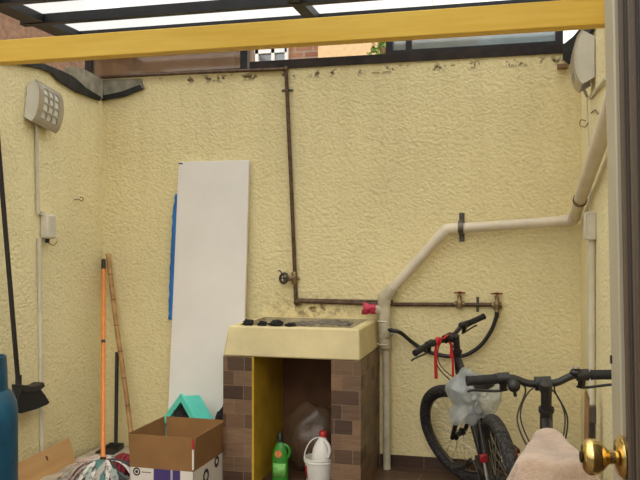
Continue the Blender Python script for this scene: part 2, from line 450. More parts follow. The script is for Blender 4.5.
    def build(s, name, material, parent=None, bev=0, solid=0, sub=0, ang=40, world=False):
        me = bpy.data.meshes.new(name)
        vs = s.v
        if parent is not None and world:
            mi = wm(parent).inverted(); vs = [mi @ v for v in vs]
        me.from_pydata([tuple(v) for v in vs], [], s.f)
        bm = bmesh.new(); bm.from_mesh(me); bmesh.ops.remove_doubles(bm, verts=bm.verts, dist=1e-6)
        bmesh.ops.recalc_face_normals(bm, faces=bm.faces); bm.to_mesh(me); bm.free()
        me.materials.append(M[material] if isinstance(material, str) else material)
        me.shade_smooth(); me.set_sharp_from_angle(angle=R(ang))
        o = bpy.data.objects.new(name, me); C.objects.link(o)
        if parent is not None: o.parent = parent
        if solid:
            q = o.modifiers.new('solid', 'SOLIDIFY'); q.thickness = solid; q.offset = 0
        if bev:
            q = o.modifiers.new('bevel', 'BEVEL'); q.width = bev; q.segments = 2; q.limit_method = 'ANGLE'; q.angle_limit = R(50)
        if sub:
            q = o.modifiers.new('sub', 'SUBSURF'); q.levels = sub; q.render_levels = sub
        return o
def wm(o):
    m = Matrix.LocRotScale(o.location, o.rotation_euler, o.scale)
    return wm(o.parent) @ m if o.parent else m
def tag(o, label, cat, group=None):
    o['label'] = label; o['category'] = cat
    if group: o['group'] = group
    return o
def thing(name, label, cat, loc=(0, 0, 0), rot=(0, 0, 0), group=None):
    o = bpy.data.objects.new(name, None); C.objects.link(o); o.location = loc; o.rotation_euler = rot
    o.empty_display_size = 0.1
    return tag(o, label, cat, group)
def struct(o): o['kind'] = 'structure'; return o
def sempty(name, loc=(0, 0, 0)):
    o = bpy.data.objects.new(name, None); C.objects.link(o); o.location = loc; return struct(o)
def mtx_dir(origin, zdir):
    z = Vector(zdir).normalized(); a, b = frame_of(z)
    m = Matrix((a, b, z)).transposed().to_4x4(); 
    if m.to_3x3().determinant() < 0:
        m = Matrix((-a, b, z)).transposed().to_4x4()
    return Matrix.Translation(Vector(origin)) @ m

# ------------------------------------------------------------------ setting
XL, XR, YB = -2.776, 0.317, 4.90
struct(MB().box((XL - .2, -0.8, -0.1), (XR + .2, YB + .2, 0)).build('floor', 'floor'))
struct(MB().box((XL - .2, YB, 0), (XR + .2, YB + .18, 2.50)).build('wall_back', 'stucco_back'))
struct(MB().box((XL - .2, 1.9, 0), (XL, YB, 2.42)).build('wall_left', 'stucco_side'))
struct(MB().box((XR, 1.75, 0), (XR + .2, YB, 2.62)).build('wall_right', 'stucco_side'))
struct(MB().box((-0.868, YB - .014, 0), (XR, YB, 0.075)).build('baseboard_back', 'base_tile'))
# dark angle iron on the coping
struct(MB().box((-1.72, YB - .012, 2.495), (XR - .055, YB + .03, 2.55)).build('trim_1', 'brown_steel'))

# clerestory frames on top of the wall
w1 = MB()
zt = 2.74
for px in (90, 245):
    p = aY(px, 70, YB + .1); w1.box((p.x - .025, YB + .075, 2.50), (p.x + .025, YB + .125, zt))
pa = aY(90, 70, YB + .1).x; pb = aY(245, 70, YB + .1).x
w1.box((pa, YB + .08, 2.505), (pb, YB + .12, 2.535))
w1o = struct(w1.build('window_1', 'dark_alu'))
MB().box((pa + .02, YB + .095, 2.53), (pb - .02, YB + .105, zt)).build('pane', 'glass_brown', w1o)
pa = aY(390, 50, YB + .07).x; pb = aY(559, 50, YB + .07).x
w2 = MB()
for x in (pa, pb): w2.box((x - .022, YB + .04, 2.55), (x + .022, YB + .09, zt))
w2.box((pa - .02, YB + .03, 2.545), (pb + .02, YB + .10, 2.578))
w2o = struct(w2.build('window_2', 'dark_alu'))
MB().box((pa, YB + .06, 2.575), (pb, YB + .07, zt)).build('pane', 'glass_grey', w2o)
m = aY(409, 46, YB + .07).x
MB().box((m - .018, YB + .05, 2.575), (m + .018, YB + .08, zt)).build('mullion', 'dark_alu', w2o)

# roof: dark steel bars carrying milky sheets
ZR = 2.70
roof = sempty('ceiling', (0, 0, ZR))
bars = [3.72, 4.12, 4.52, 4.93, 3.2, 2.7, 2.2]
for y in bars:
    MB().box((XL - .1, y, ZR - .035), (XR + .12, y + .05, ZR + .02)).build('roof_bar', 'black_steel', roof, world=True)
for x, pw in ((XL + .0, .06), (-1.19, .035), (XR + .03, .03)):
    MB().box((x - pw, 2.2, ZR - .03), (x + pw, 4.98, ZR + .015)).build('roof_purlin', 'black_steel', roof, world=True)
for a, b in ((XL - .1, -1.75), (-1.745, -1.19), (-1.185, -0.5), (-0.495, XR + .12)):
    MB().box((a, 2.2, ZR + .022), (b, 5.0, ZR + .03)).build('roof_sheet', 'panel', roof, world=True)

# yellow beam
bz0 = 2.258
tag(MB().box((XL - .0, 3.36, bz0), (XR, 3.43, bz0 + .108)).build('roof_beam', 'beam', bev=.004),
    'long yellow painted beam spanning the patio below the dark roof bars', 'beam')

# door leaf at the right edge, nearly edge-on
door = sempty('door_1', (0.15, 1.63, 0.01))
DM = Matrix.Translation((0.182, 1.63, 0.01)) @ Matrix.Rotation(R(-1.05), 4, 'Y') @ Matrix.Rotation(R(0.6), 4, 'Z')
DZ = -1.0
def dbox(lo, hi, name, m, par=door, bev=.003):
    return MB().box(lo, hi, DM).build(name, m, par, bev=bev, world=True)
dbox((0.0, -0.135, 0), (0.045, 0, 2.1), 'stile', 'stile_lit')
dbox((0.008, -0.9, 0), (0.040, -0.135, 2.1), 'door_panel', 'door_shade_brown')
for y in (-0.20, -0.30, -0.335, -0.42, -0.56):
    dbox((0.002, y - .022, 0.0), (0.012, y, 2.1), 'moulding', 'door_shade_brown')
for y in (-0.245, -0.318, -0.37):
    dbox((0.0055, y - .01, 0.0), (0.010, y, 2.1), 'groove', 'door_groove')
kp = Vector((0.0, -0.155, 1.013))
kp = DM @ kp
kd = (DM.to_3x3() @ Vector((-1, -0.12, 0)))
km = mtx_dir(kp, kd) @ Matrix.Scale(1.1, 4)
kn = MB().lathe([(0, -.002), (.034, -.002), (.034, .003), (.028, .009), (.014, .012), (0.0, .013)], km).build('rosette', 'brass', door, world=True)
kb = MB().lathe([(.011, .010), (.011, .022), (.016, .027), (.024, .034), (.0285, .043), (.0285, .052), (.026, .058), (.020, .0615), (.0, .0625)], km, 32).build('door_knob', 'brass', door, world=True)
MB().lathe([(.0, .0615), (.009, .0632), (.009, .0655), (0, .0665)], km, 20).build('keyhole_plug', 'brass_dark', kb, world=True)
dbox((-0.003, -0.02, 1.155), (0.0, -0.008, 1.17), 'latch_hole', 'door_groove', bev=0)

# ------------------------------------------------------------------ flashing at the wall tops
fl = thing('roof_flashing', 'torn black waterproofing strip with grey cement along the left wall top', 'flashing', (XL, 4.4, 2.35))
xf_ = XL + .006
def onL(pts, x=xf_): return [aX(a, b, x) for a, b in pts]
def onB(pts, y=YB - .006): return [aY(a, b, y) for a, b in pts]
MB().slab(onL([(2, 63.5), (20, 65.5), (38, 69), (49, 73), (58, 82), (75, 92.5), (98, 101), (99, 97), (84, 88), (72, 77), (60, 71), (40, 63), (20, 58), (2, 55)]), (.02, 0, 0)).build('membrane', 'tarp', fl, bev=.004, world=True)
MB().slab(onL([(60, 71.5), (72, 77.5), (84, 88), (102, 99), (102.5, 80), (85, 70), (70, 66)]), (.008, 0, 0)).build('cement_patch', 'cement', fl, world=True)
MB().slab(onB([(103, 101), (125, 97), (144, 89.5), (141, 85), (122, 92), (103, 96)]), (0, -.02, 0)).build('membrane', 'tarp', fl, bev=.004, world=True)
MB().slab(onB([(103, 97), (122, 92.5), (145, 88.5), (141, 79), (103, 80)]), (0, -.008, 0)).build('cement_patch', 'cement', fl, world=True)
fr = thing('roof_flashing', 'black membrane strip in the top right corner behind the lamp', 'flashing', (XR, 4.8, 2.5))
MB().slab(onB([(562, 46), (563, 60), (572, 66), (582, 63), (584, 44), (594, 22), (583, 25), (573, 37)]), (0, -.02, 0)).build('membrane', 'tarp', fr, bev=.004, world=True)
MB().slab([aX(a, b, XR - .004) for a, b in ((581.5, 40), (581.5, 62), (588, 44), (595, 27), (596, 16), (588, 20))], (-.015, 0, 0)).build('membrane', 'tarp', fr, world=True)

# ------------------------------------------------------------------ wall lamps
def wall_lamp(loc, rz, label, tilt=0):
    """local x: out of the wall; y: along the wall"""
    t = thing('wall_lamp', label, 'lamp', loc, (R(tilt), 0, rz), 'matching wall lamps')
    W, H, D = 0.25, 0.25, 0.10
    prof = [(0.0, H / 2)]
    prof = [(0.045 + (D - .045) * math.cos(a), H / 2 * math.sin(a) / math.sin(R(74))) for a in [R(74 - 148 * i / 14) for i in range(15)]]
    # curved metal shield in strips around a grid opening
    def curved(y0, y1, i0, i1, off=0.0, th=0.004):
        vs = []; fs = []
        idx = list(range(i0, i1 + 1))
        for i in idx:
            x, z = prof[i]; x += off
            for yy in (y0, y1):
                vs.append((x, yy, z)); vs.append((x - th, yy, z))
        for k in range(len(idx) - 1):
            a = 4 * k; b = a + 4
            fs += [(a, a + 2, b + 2, b), (a + 1, b + 1, b + 3, a + 3), (a, b, b + 1, a + 1), (a + 2, a + 3, b + 3, b + 2)]
        e = 4 * (len(idx) - 1)
        fs += [(0, 1, 3, 2), (e, e + 2, e + 3, e + 1)]
        return vs, fs
    mb = MB()
    gy0, gy1 = -0.078, 0.078; r0, r1 = 3, 11
    mb.add(*curved(-W / 2, gy0, 0, 14)); mb.add(*curved(gy1, W / 2, 0, 14))
    mb.add(*curved(gy0, gy1, 0, r0)); mb.add(*curved(gy0, gy1, r1, 14))
    cw = (gy1 - gy0)
    for j in (1, 2):
        y = gy0 + cw * j / 3; mb.add(*curved(y - .006, y + .006, r0, r1))
    for i in (5, 7, 9):
        x, z = prof[i]; mb.cbox((x - .002, 0, z), (.004, cw, .009))
    mb.build('shield', 'lamp_metal', t, ang=30)
    MB().add(*curved(gy0 - .005, gy1 + .005, r0 - 0, r1, -.008, .002)).build('diffuser', 'lamp_white', t)
    mb = MB()
    for s in (-1, 1):
        y = s * (W / 2 - .012)
        poly = [Vector((x - .003, y, z)) for x, z in prof] + [Vector((.004, y, -H / 2 + .03)), Vector((.004, y, H / 2 - .03))]
        MB().slab(poly, (0, s * .004, 0)).build('end_panel', 'lamp_white', t)
    MB().box((0, -.09, -.085), (.02, .09, .085)).build('back_plate', 'lamp_metal', t)
    return t
p = aX(40, 101, XL)
wall_lamp((XL, 4.14, 2.18), 0, 'curved metal wall lamp with a small pane grid on the left wall', -9)
wl = wall_lamp((XR, 4.02, 2.25), PI, 'curved metal wall lamp seen end-on in the right corner')
# loose wires under the right lamp
lw = MB()
lw.tube(spline([aX(580, 82, XR - .05), aX(585, 92, XR - .03), aX(589, 98, XR - .01), aX(598, 88, XR - .01), aX(606, 78, XR - .012)], 6), .008, 6)
tag(lw.build('electric_cable', 'conduit'), 'pale cable running from the right lamp along the right wall', 'cable')
lw = MB()
lw.tube(spline([aX(587, 94, XR - .004), aX(587.5, 120, XR - .004), aX(589, 150, XR - .004), aX(590.5, 178, XR - .004), aX(590, 212, XR - .01)], 6), .004, 6)
tag(lw.build('electric_cable', 'conduit'), 'thin white wire hanging from the right lamp to the white box', 'cable')

# conduits and boxes
A = aX(36, 122, XL + .012); B = aX(38, 214, XL + .012); Cc = aX(42, 450, XL + .012)
ct = thing('conduit_pipe', 'thin grey electrical conduit down the left wall under the lamp', 'conduit', (XL, A.y, 1.0))
MB().tube([A + Vector((0, 0, .12)), B], .011, 10).build('upper_length', 'conduit', ct, world=True)
MB().tube([aX(39, 238, XL + .012), Cc, Vector((Cc.x, Cc.y, .02))], .013, 10).build('lower_length', 'conduit', ct, world=True)
jb = thing('junction_box', 'white plastic junction box on the left wall conduit', 'electrical box', aX(43, 226, XL))
q = aX(40, 226, XL)
MB().box((XL, q.y - .005, q.z - .075), (XL + .055, q.y + .09, q.z + .07)).build('box_body', 'box_plastic', jb, bev=.012, world=True)
MB().tube([(XL + .03, q.y + .03, q.z - .07), (XL + .03, q.y + .03, q.z - .10)], .013, 10).build('cable_gland', 'black_plastic', jb, world=True)
MB().tube(spline([(XL + .03, q.y + .03, q.z - .095), (XL + .045, q.y + .07, q.z - .115), (XL + .02, q.y + .15, q.z - .09)], 6), .0025, 6).build('loose_wire', 'wire', jb, world=True)
MB().tube([(XL + .012, q.y + .0, q.z + .065), (XL + .012, q.y - .0, q.z + .085)], .018, 10).build('cable_gland', 'box_plastic', jb, world=True)

q = aX(589, 226, XR - .02)
j2 = thing('junction_box', 'white plastic junction box on the right wall below the drain pipe', 'electrical box', (XR, 3.9, q.z))
MB().box((XR - .047, 3.85, 1.40), (XR, 3.93, 1.53)).build('box_body', 'box_plastic', j2, bev=.006, world=True)
MB().box((XR - .052, 3.846, 1.405), (XR - .043, 3.934, 1.525)).build('lid', 'box_plastic', j2, bev=.003, world=True)
c2 = thing('conduit_pipe', 'grey conduit running down the right wall below the white box', 'conduit', (XR, 3.89, 0))
MB().tube([(XR - .017, 3.89, 1.41), (XR - .017, 3.89, 0.62)], .016, 10).build('upper_length', 'conduit', c2, world=True)
MB().box((XR - .04, 3.86, 0.56), (XR, 3.92, 0.64)).build('coupling', 'strap', c2, bev=.004, world=True)
MB().tube([(XR - .017, 3.89, 0.57), (XR - .017, 3.89, 0.0)], .014, 10).build('lower_length', 'chrome_dark', c2, world=True)
# wall hooks
def hook(pts, label, r=.003):
    tag(MB().tube(spline(pts, 6), r, 6).build('wire_hook', 'wire'), label, 'hook', 'bent wire hooks')
hook([aX(74, 200, XL), aX(78, 199, XL + .02), aX(82, 201, XL + .03), aX(83, 198, XL + .03), aX(80, 197, XL + .02)], 'bent wire hook on the left wall beside the conduit')
hook([aX(591, 113, XR), aX(595, 110, XR - .015), aX(598, 114, XR - .02), aX(601, 111, XR - .02)], 'upper bent wire hook on the right wall below the lamp')
hook([aX(586, 121, XR), aX(581, 120, XR - .02), aX(580, 125, XR - .03), aX(585, 127, XR - .03), aX(588, 123, XR - .03)], 'lower bent wire hook near the top right corner')
q = aY(562, 67.5, YB)
tag(MB().box((q.x - .028, YB - .05, q.z - .012), (q.x + .03, YB + .01, q.z + .012)).build('wood_block', 'old_wood', bev=.002), 'small brown wood block sticking out of the back wall near the right lamp', 'wood block')

# ------------------------------------------------------------------ plumbing
# drain
YD = YB - .072
dp = thing('drain_pipe', 'white plastic drain pipe climbing the back wall to the right corner', 'pipe', aY(384, 466, YD))
def pts(lst, y=YD): return [aY(a, b, y) for a, b in lst]
e = pts([(383.5, 330), (383, 303), (388, 294)])
MB().tube(pts([(387, 469), (386.3, 350), (386, 348), (384.3, 300)]), [.023, .023, .036, .036], 16).build('riser', 'pvc_dirty', dp, world=True)
MB().tube(spline(pts([(384.3, 304), (384.3, 299), (386.5, 295.5), (393, 288)]), 5), .041, 16).build('lower_elbow', 'pvc_dirty', dp, world=True)
MB().tube(pts([(390, 291.5), (440, 236)]), .030, 16).build('diagonal_length', 'pvc', dp, world=True)
MB().tube(spline(pts([(436, 240.5), (443, 233), (447, 229.5), (457, 228.5)]), 5), .034, 16).build('upper_elbow', 'pvc', dp, world=True)
hz = pts([(452, 228.8), (566, 221)])
MB().tube(hz, .030, 16).build('level_length', 'pvc', dp, world=True)
XP = XR - .045
c0 = Vector((0.262, YD, aY(570, 220.5, YD).z)); c1 = aX(603.5, 132, XP); dirn = (c1 - Vector((XP, YD, c0.z))).normalized()
s0 = Vector((XP, YD - .06, c0.z + .015))
MB().tube(spline([hz[1] - Vector((.03, 0, 0)), hz[1] + Vector((.02, 0, .001)), Vector((XP - .004, YD - .012, c0.z + .005)), s0 + dirn * .03, s0 + dirn * .09], 5), .034, 16).build('corner_elbow', 'pvc', dp, world=True)
MB().tube([s0, s0 + dirn * 2.3], .031, 16).build('wall_length', 'pvc', dp, world=True)
# tie wire round the wall length
tm = mtx_dir(s0 + dirn * .5, dirn)
MB().torus(.033, .003, tm, 20, 6).build('tie_wire', 'wire', dp, world=True)
MB().torus(.033, .003, mtx_dir(s0 + dirn * .53, dirn + Vector((.2, 0, .2))), 20, 6).build('tie_wire', 'wire', dp, world=True)
# strap clamp
sp = aY(461, 227.5, YD)
cl = MB()
cl.box((sp.x - .016, YB - .006, sp.z - .085), (sp.x + .016, YB, sp.z + .09))
arc = [Vector((sp.x, YD - .036 * math.sin(a), sp.z + .036 * math.cos(a))) for a in [PI * i / 10 for i in range(11)]]
vs = []
for v in arc: vs += [v - Vector((.016, 0, 0)), v + Vector((.016, 0, 0))]
cl.add(vs, [(2 * i, 2 * i + 1, 2 * i + 3, 2 * i + 2) for i in range(10)])
cl.box((sp.x - .016, YD, sp.z + .034), (sp.x + .016, YB, sp.z + .039)); cl.box((sp.x - .016, YD, sp.z - .039), (sp.x + .016, YB, sp.z - .034))
for dz in (-.065, .07): cl.lathe([(.007, 0), (.007, .006), (0, .006)], mtx_dir((sp.x, YB - .006, sp.z + dz), (0, -1, 0)), 8)
cl.build('pipe_strap', 'strap', dp, world=True)
# tee branches
a = aY(383, 309.5, YD); MB().tube([a, a + Vector((-.075, -.02, .0))], .03, 14).build('left_branch', 'pvc_dirty', dp, world=True)
a = aY(384, 337, YD); MB().tube([a, aY(391, 331, YD - .03)], [.034, .03], 14).build('right_branch', 'pvc_dirty', dp, world=True)
MB().torus(.039, .004, mtx_dir(aY(383.5, 321, YD), (0, 0, 1)), 24, 6).build('joint_ring', 'pvc', dp, world=True)
MB().torus(.039, .004, mtx_dir(aY(384, 344, YD), (0, 0, 1)), 24, 6).build('joint_ring', 'pvc', dp, world=True)
# pink plug
pc = aY(366, 309.5, YD - .03)
def crumple(amp, fr, sd):
    return lambda d: 1 + amp * noise.noise(d * fr + Vector((sd, sd * 2, 0)))
pk = MB()
prof = [(.0, -.005), (.026, -.004), (.030, .012), (.028, .03), (.033, .052), (.038, .072), (.028, .068), (.018, .05), (0, .045)]
pm = mtx_dir(pc + Vector((.055, 0, .004)), (-1, -.12, .05))
pk.lathe(prof, pm, 20)
for i, v in enumerate(pk.v):
    pk.v[i] = v + Vector((noise.noise(v * 45), noise.noise(v * 45 + Vector((9, 0, 0))), noise.noise(v * 45 + Vector((0, 9, 0))))) * .012
tag(pk.build('plastic_bag', 'pink', ang=25), 'crumpled pink plastic bag plugging the drain branch above the basin', 'bag')

# iron supply pipes
ip = thing('water_pipe', 'rusty brown water pipe running down then along the back wall', 'pipe', aY(296, 303, YB - .03))
YI = YB - .02
MB().tube(pts([(286, 69), (291, 180), (296, 301)], YI), .0125, 12).build('vertical_pipe', 'iron', ip, world=True)
MB().tube(pts([(97, 77.5), (200, 72.5), (286, 69)], YI), .011, 10).build('top_pipe', 'iron', ip, world=True)
MB().tube(pts([(296, 301), (390, 304.3), (497, 304.8)], YI), .0125, 12).build('lower_pipe', 'iron', ip, world=True)
MB().tube(pts([(297, 299.5), (345, 300.5), (393, 301.5)], YB - .018), .008, 8).build('thin_pipe', 'iron', ip, world=True)
for a, b in ((296.3, 302.5), (286, 69)):
    MB().ball(aY(a, b, YI), .018, 12, 8).build('elbow', 'iron', ip, world=True)
def pclamp(px, py, vert):
    c = aY(px, py, YI); mb = MB()
    if vert: mb.cbox((c.x, YB - .003, c.z), (.016, .006, .09)); mb.torus(.015, .004, mtx_dir(c, (1, 0, 0)), 16, 6)
    else: mb.cbox((c.x, YB - .003, c.z), (.075, .006, .014)); mb.torus(.015, .004, mtx_dir(c, (0, 0, 1)), 16, 6)
    for s in (-1, 1):
        mb.lathe([(.006, 0), (.006, .005), (0, .005)], mtx_dir((c.x + (0 if vert else s * .028), YB - .006, c.z + (s * .034 if vert else 0)), (0, -1, 0)), 8)
    mb.build('pipe_clamp', 'strap', ip, world=True)
pclamp(477.5, 304.6, True); pclamp(286.8, 90, False)
def tap(px, py, spout, out=.0):
    c = aY(px, py, YI)
    mb = MB()
    mb.tube([c + Vector((-.03, 0, 0)), c + Vector((.03, 0, 0))], .018, 10)
    mb.lathe([(.02, -.024), (.022, -.01), (.022, .01), (.013, .02), (.011, .042), (.014, .044), (.014, .052), (.005, .054), (.005, .07)], Matrix.Translation(c + Vector((0, -.005, 0))), 12)
    if spout: mb.tube([c, c + Vector((0, -.012, -.035)), c + Vector((0, -.016, -.075))], [.016, .014, .013], 10)
    o = mb.build('tap', 'brass_dull', ip, world=True)
    h = MB(); top = c + Vector((0, -.005, .068))
    h.bar(top + Vector((-.032, -.008, 0)), top + Vector((.032, .008, 0)), .014, .008)
    h.lathe([(.012, -.005), (.012, .007), (0, .008)], Matrix.Translation(top), 10)
    h.build('tap_handle', 'tap_red', o, world=True)
tap(459.5, 304, False); tap(497, 305, True)
# stop valve on the vertical run
c = aY(294.5, 278, YI)
mb = MB(); mb.lathe([(.016, -.04), (.02, -.03), (.02, .03), (.016, .04)], Matrix.Translation(c), 10)
mb.tube([c, c + Vector((-.03, -.03, 0)), c + Vector((-.06, -.04, -.01))], [.016, .018, .016], 10)
mb.tube([c, c + Vector((.035, -.01, -.005))], .009, 8)
vo = mb.build('stop_valve', 'brass_dull', ip, world=True)
mb = MB(); k = c + Vector((-.055, -.05, 0))
mb.torus(.030, .010, mtx_dir(k, (-.4, -1, .2)), 14, 6)
mb.bar(k + Vector((-.026, 0, 0)), k + Vector((.026, 0, 0)), .008, .008); mb.bar(k + Vector((0, 0, -.026)), k + Vector((0, 0, .026)), .008, .008, Vector((0, 1, 0)))
mb.tube([k, k + Vector((.04, .03, 0))], .01, 8)
mb.tube([k + Vector((0, 0, .02)), k + Vector((-.02, -.01, .045)), k + Vector((-.035, -.01, .05))], .005, 6)
mb.build('valve_wheel', 'chrome_dark', vo, world=True)
# black hose
tag(MB().tube(spline([aY(389, 330, YD - .04), aY(393, 330.5, YD - .06), aY(401, 333, YD - .05), aY(412, 342, YB - .05), aY(424, 350, YB - .045), aY(440, 355, YB - .04), aY(455, 356.5, YB - .04), aY(468, 354, YB - .04), aY(481, 345, YB - .04), aY(491, 331, YB - .042), aY(496, 318, YB - .046), aY(497, 312, YB - .047)], 8), .0125, 10).build('water_hose', 'hose'),
    'black hose looping from the right tap to the drain branch behind the bicycle', 'hose')

# ------------------------------------------------------------------ laundry basin
SX0, SX1, SY0, SY1 = -1.675, -0.872, 4.298, YB - .001
ls = thing('laundry_basin', 'yellow plastered wash basin on brown tiled pillars against back wall', 'basin', ((SX0 + SX1) / 2, 4.6, 0))
zb, zt_ = .737, .910
def frus(x0, y0, x1, y1, z): return [Vector((x0, y0, z)), Vector((x1, y0, z)), Vector((x1, y1, z)), Vector((x0, y1, z))]
o0 = frus(SX0 + .0, SY0, SX1, SY1, zb); o1 = frus(SX0 + .03, SY0 + .015, SX1 - .012, SY1, zt_)
i1 = frus(SX0 + .075, SY0 + .06, SX1 - .06, SY1 - .05, zt_); i0 = frus(SX0 + .10, SY0 + .09, SX1 - .09, SY1 - .07, zt_ - .12)
vs = o0 + o1 + i1 + i0
fs = [(3, 2, 1, 0)] + [(i, (i + 1) % 4, 4 + (i + 1) % 4, 4 + i) for i in range(4)] + [(4 + i, 4 + (i + 1) % 4, 8 + (i + 1) % 4, 8 + i) for i in range(4)]
MB().add(i1 + i0, [(i, (i + 1) % 4, 4 + (i + 1) % 4, 4 + i) for i in range(4)] + [(4, 5, 6, 7)]).build('bowl', 'basin_rim', ls, world=True)
vs = o0 + o1 + i1
MB().add(vs, fs).build('basin', 'basin', ls, bev=.01, world=True)
mb = MB()
nx = 26
for i in range(nx):
    x = SX0 + .30 + i * .018
    mb.tube([(x, SY0 + .10, zt_ - .115), (x, SY1 - .08, zt_ - .07)], .008, 6)
mb.build('washboard_ridges', 'basin_rim', ls, world=True)
px0 = -1.49; px1 = aY(331, 400, SY0).x
MB().box((SX0, SY0 + .006, 0), (px0 - .012, SY1, zb)).build('left_pillar', 'pillar_tile', ls, world=True)
MB().box((px1, SY0 + .006, 0), (SX1 - .0, SY1, zb)).build('right_pillar', 'pillar_tile', ls, world=True)
MB().box((px0 - .012, SY0 + .008, 0), (px0, SY1 - .01, zb)).build('inner_side', 'ochre', ls, world=True)
MB().box((px0, SY1 - .02, 0), (px1, SY1, zb)).build('inner_back', 'inner_dark', ls, world=True)
# things on the basin rim
def lump(px, py, Y, rad, sd, name, m, label, cat, grp=None, amp=.5):
    c = aY(px, py, Y)
    o = MB().ball((0, 0, 0), rad, 16, 10, crumple(amp, 1.8, sd)).build(name, m, ang=20)
    o.location = c; return tag(o, label, cat, grp)
Z0 = zt_ + .0
def onrim(px, Y, rad, sd, label, extra=0):
    d = ray(px, 300); x = d.x * Y / d.y
    mb = MB(); rx, ry, rz = rad
    # folded rag: crumpled cap with a flat foot and pulled-up corner
    mb.ball((0, 0, rz * .75), rad, 18, 10, lambda q: (1 + .45 * noise.noise(q * 2.2 + Vector((sd, 0, sd)))) * (1 + .55 * max(0, q.z) ** 3 * (1 if q.x > -.3 else .2)))
    for i, v in enumerate(mb.v):
        if v.z < 0: mb.v[i] = Vector((v.x * 1.15, v.y * 1.15, 0))
    o = mb.build('black_rag', 'black_cloth', ang=25); o.location = (x, Y, Z0 + extra)
    return tag(o, label, 'rag', 'black rags on the basin rim')
onrim(248, SY0 + .045, (.032, .022, .016), 1, 'leftmost small black rag on the front basin rim')
onrim(262, SY0 + .045, (.028, .02, .013), 5, 'second small black rag from the left on the basin rim')
onrim(276, SY0 + .05, (.045, .026, .015), 9, 'third black rag from the left on the basin rim')
onrim(290, SY0 + .05, (.034, .025, .010), 14, 'flattest black rag, rightmost of four on the basin rim')
gp = []
for j in range(7):
    for i in range(28):
        u = i / 27; v = j / 6
        gp.append(Vector((SX0 + .36 + .34 * u, SY0 + .10 + .20 * v, zt_ + .002 + .006 * math.sin(u * 40 + v * 4) * (1 - abs(2 * v - 1) * .4) + .022 * math.sin(u * 2.8) ** 2 * u)))
tag(MB().sheet(gp, 28, 7).build('floor_cloth', 'grey_cloth', solid=.006), 'grey rippled cloth lying over the middle of the basin', 'cloth')

# ------------------------------------------------------------------ in the niche
# green bottle
gb = thing('detergent_bottle', 'green plastic cleaner bottle with dark cap under the basin', 'bottle', (-1.375, 4.44, 0))
def ell(prof, a=1, b=.62, n=24):
    mb = MB(); mb.lathe(prof, None, n); mb.v = [Vector((v.x * a, v.y * b, v.z)) for v in mb.v]; return mb
body = ell([(.0, 0), (.046, 0), (.049, .008), (.049, .10), (.046, .15), (.038, .19), (.026, .215), (.015, .228), (.015, .24)])
body.build('bottle_body', 'green', gb)
ell([(.018, .232), (.018, .262), (.013, .272), (.010, .285), (.0, .286)], 1, 1, 16).build('cap', 'dark_green', gb)
MB().tube(spline([(.022, 0, .215), (.046, 0, .205), (.058, 0, .175), (.047, 0, .14)], 6), .008, 8).build('handle', 'green', gb)
mb = MB(); mb.lathe([(.0, .0), (.021, 0), (.021, .002), (0, .0025)], mtx_dir((-.002, -.027, .165), (0, -1, .12)), 20); mb.build('label_emblem', 'label_orange', gb)
mb = MB()
pp = [Vector((.0492 * math.sin(a), -.0492 * .62 * math.cos(a), z)) for z in (.03, .11) for a in [R(-55 + 110 * i / 10) for i in range(11)]]
mb.sheet(pp, 11, 2).build('label_band', 'label_pale', gb, solid=.001)
# bucket
bc = Vector((aY(319.5, 470, 4.405).x, 4.405, 0))
bk = thing('bucket', 'small white plastic bucket with raised wire handle under the basin', 'bucket', bc)
MB().lathe([(.0, .0), (.070, 0), (.073, .004), (.083, .140), (.088, .142), (.088, .150), (.084, .151), (.084, .158), (.088, .160), (.088, .168), (.082, .169), (.071, .008), (0, .007)], None, 36).build('pail', 'white_plastic', bk)
MB().tube([(.089 * math.cos(a) * .93 - .0, -.03 + .02 * math.sin(a), .155 + .125 * math.sin(a)) for a in [PI * i / 18 for i in range(19)]], .003, 8).build('handle', 'white_plastic', bk)
mb = MB(); pp = [Vector(((.0745 + .0095 * (z / .14)) * math.sin(a), -(.0745 + .0095 * (z / .14)) * math.cos(a), z)) for z in (.055, .125) for a in [R(-85 + 40 * i / 8) for i in range(9)]]
mb.sheet(pp, 9, 2).build('label_patch', 'red_label', bk, solid=.001)
# jug standing in the bucket
jg = thing('bleach_jug', 'white plastic jug with grip and red cap standing inside the white bucket', 'jug', (bc.x - .006, bc.y - .004, 0.009), (0, R(6), R(-10)))
jg.scale = (1.1, 1.1, 1.06)
mb = ell([(0, 0), (.046, 0), (.05, .006), (.05, .15), (.047, .19), (.036, .225), (.022, .25), (.017, .262), (.017, .27)], 1, .85)
mb.build('jug_body', 'white_plastic', jg)
MB().tube(spline([(.016, -.02, .252), (.046, -.03, .235), (.058, -.03, .20), (.049, -.025, .165)], 6), .0085, 8).build('grip', 'white_plastic', jg)
ell([(.02, .265), (.02, .288), (.017, .292), (0, .292)], 1, 1, 16).build('cap', 'red_label', jg)
# clear sack
sk = MB()
def sackf(d):
    return (1 + .16 * noise.noise(d * 2.0 + Vector((3, 1, 0))) + .07 * noise.noise(d * 6) + .03 * noise.noise(d * 15)) * (1.0 if d.z < .5 else 1 + .18 * (d.z - .5))
sk.ball((0, 0, .19), (.185, .125, .20), 40, 26, sackf)
for i, v in enumerate(sk.v):
    if v.z < 0: sk.v[i] = Vector((v.x, v.y, 0))
so = sk.build('plastic_sack', 'sack', ang=60); so.location = (-1.265, 4.725, 0.0)
tag(so, 'crumpled clear plastic sack slumped in the niche behind the bottle', 'bag')
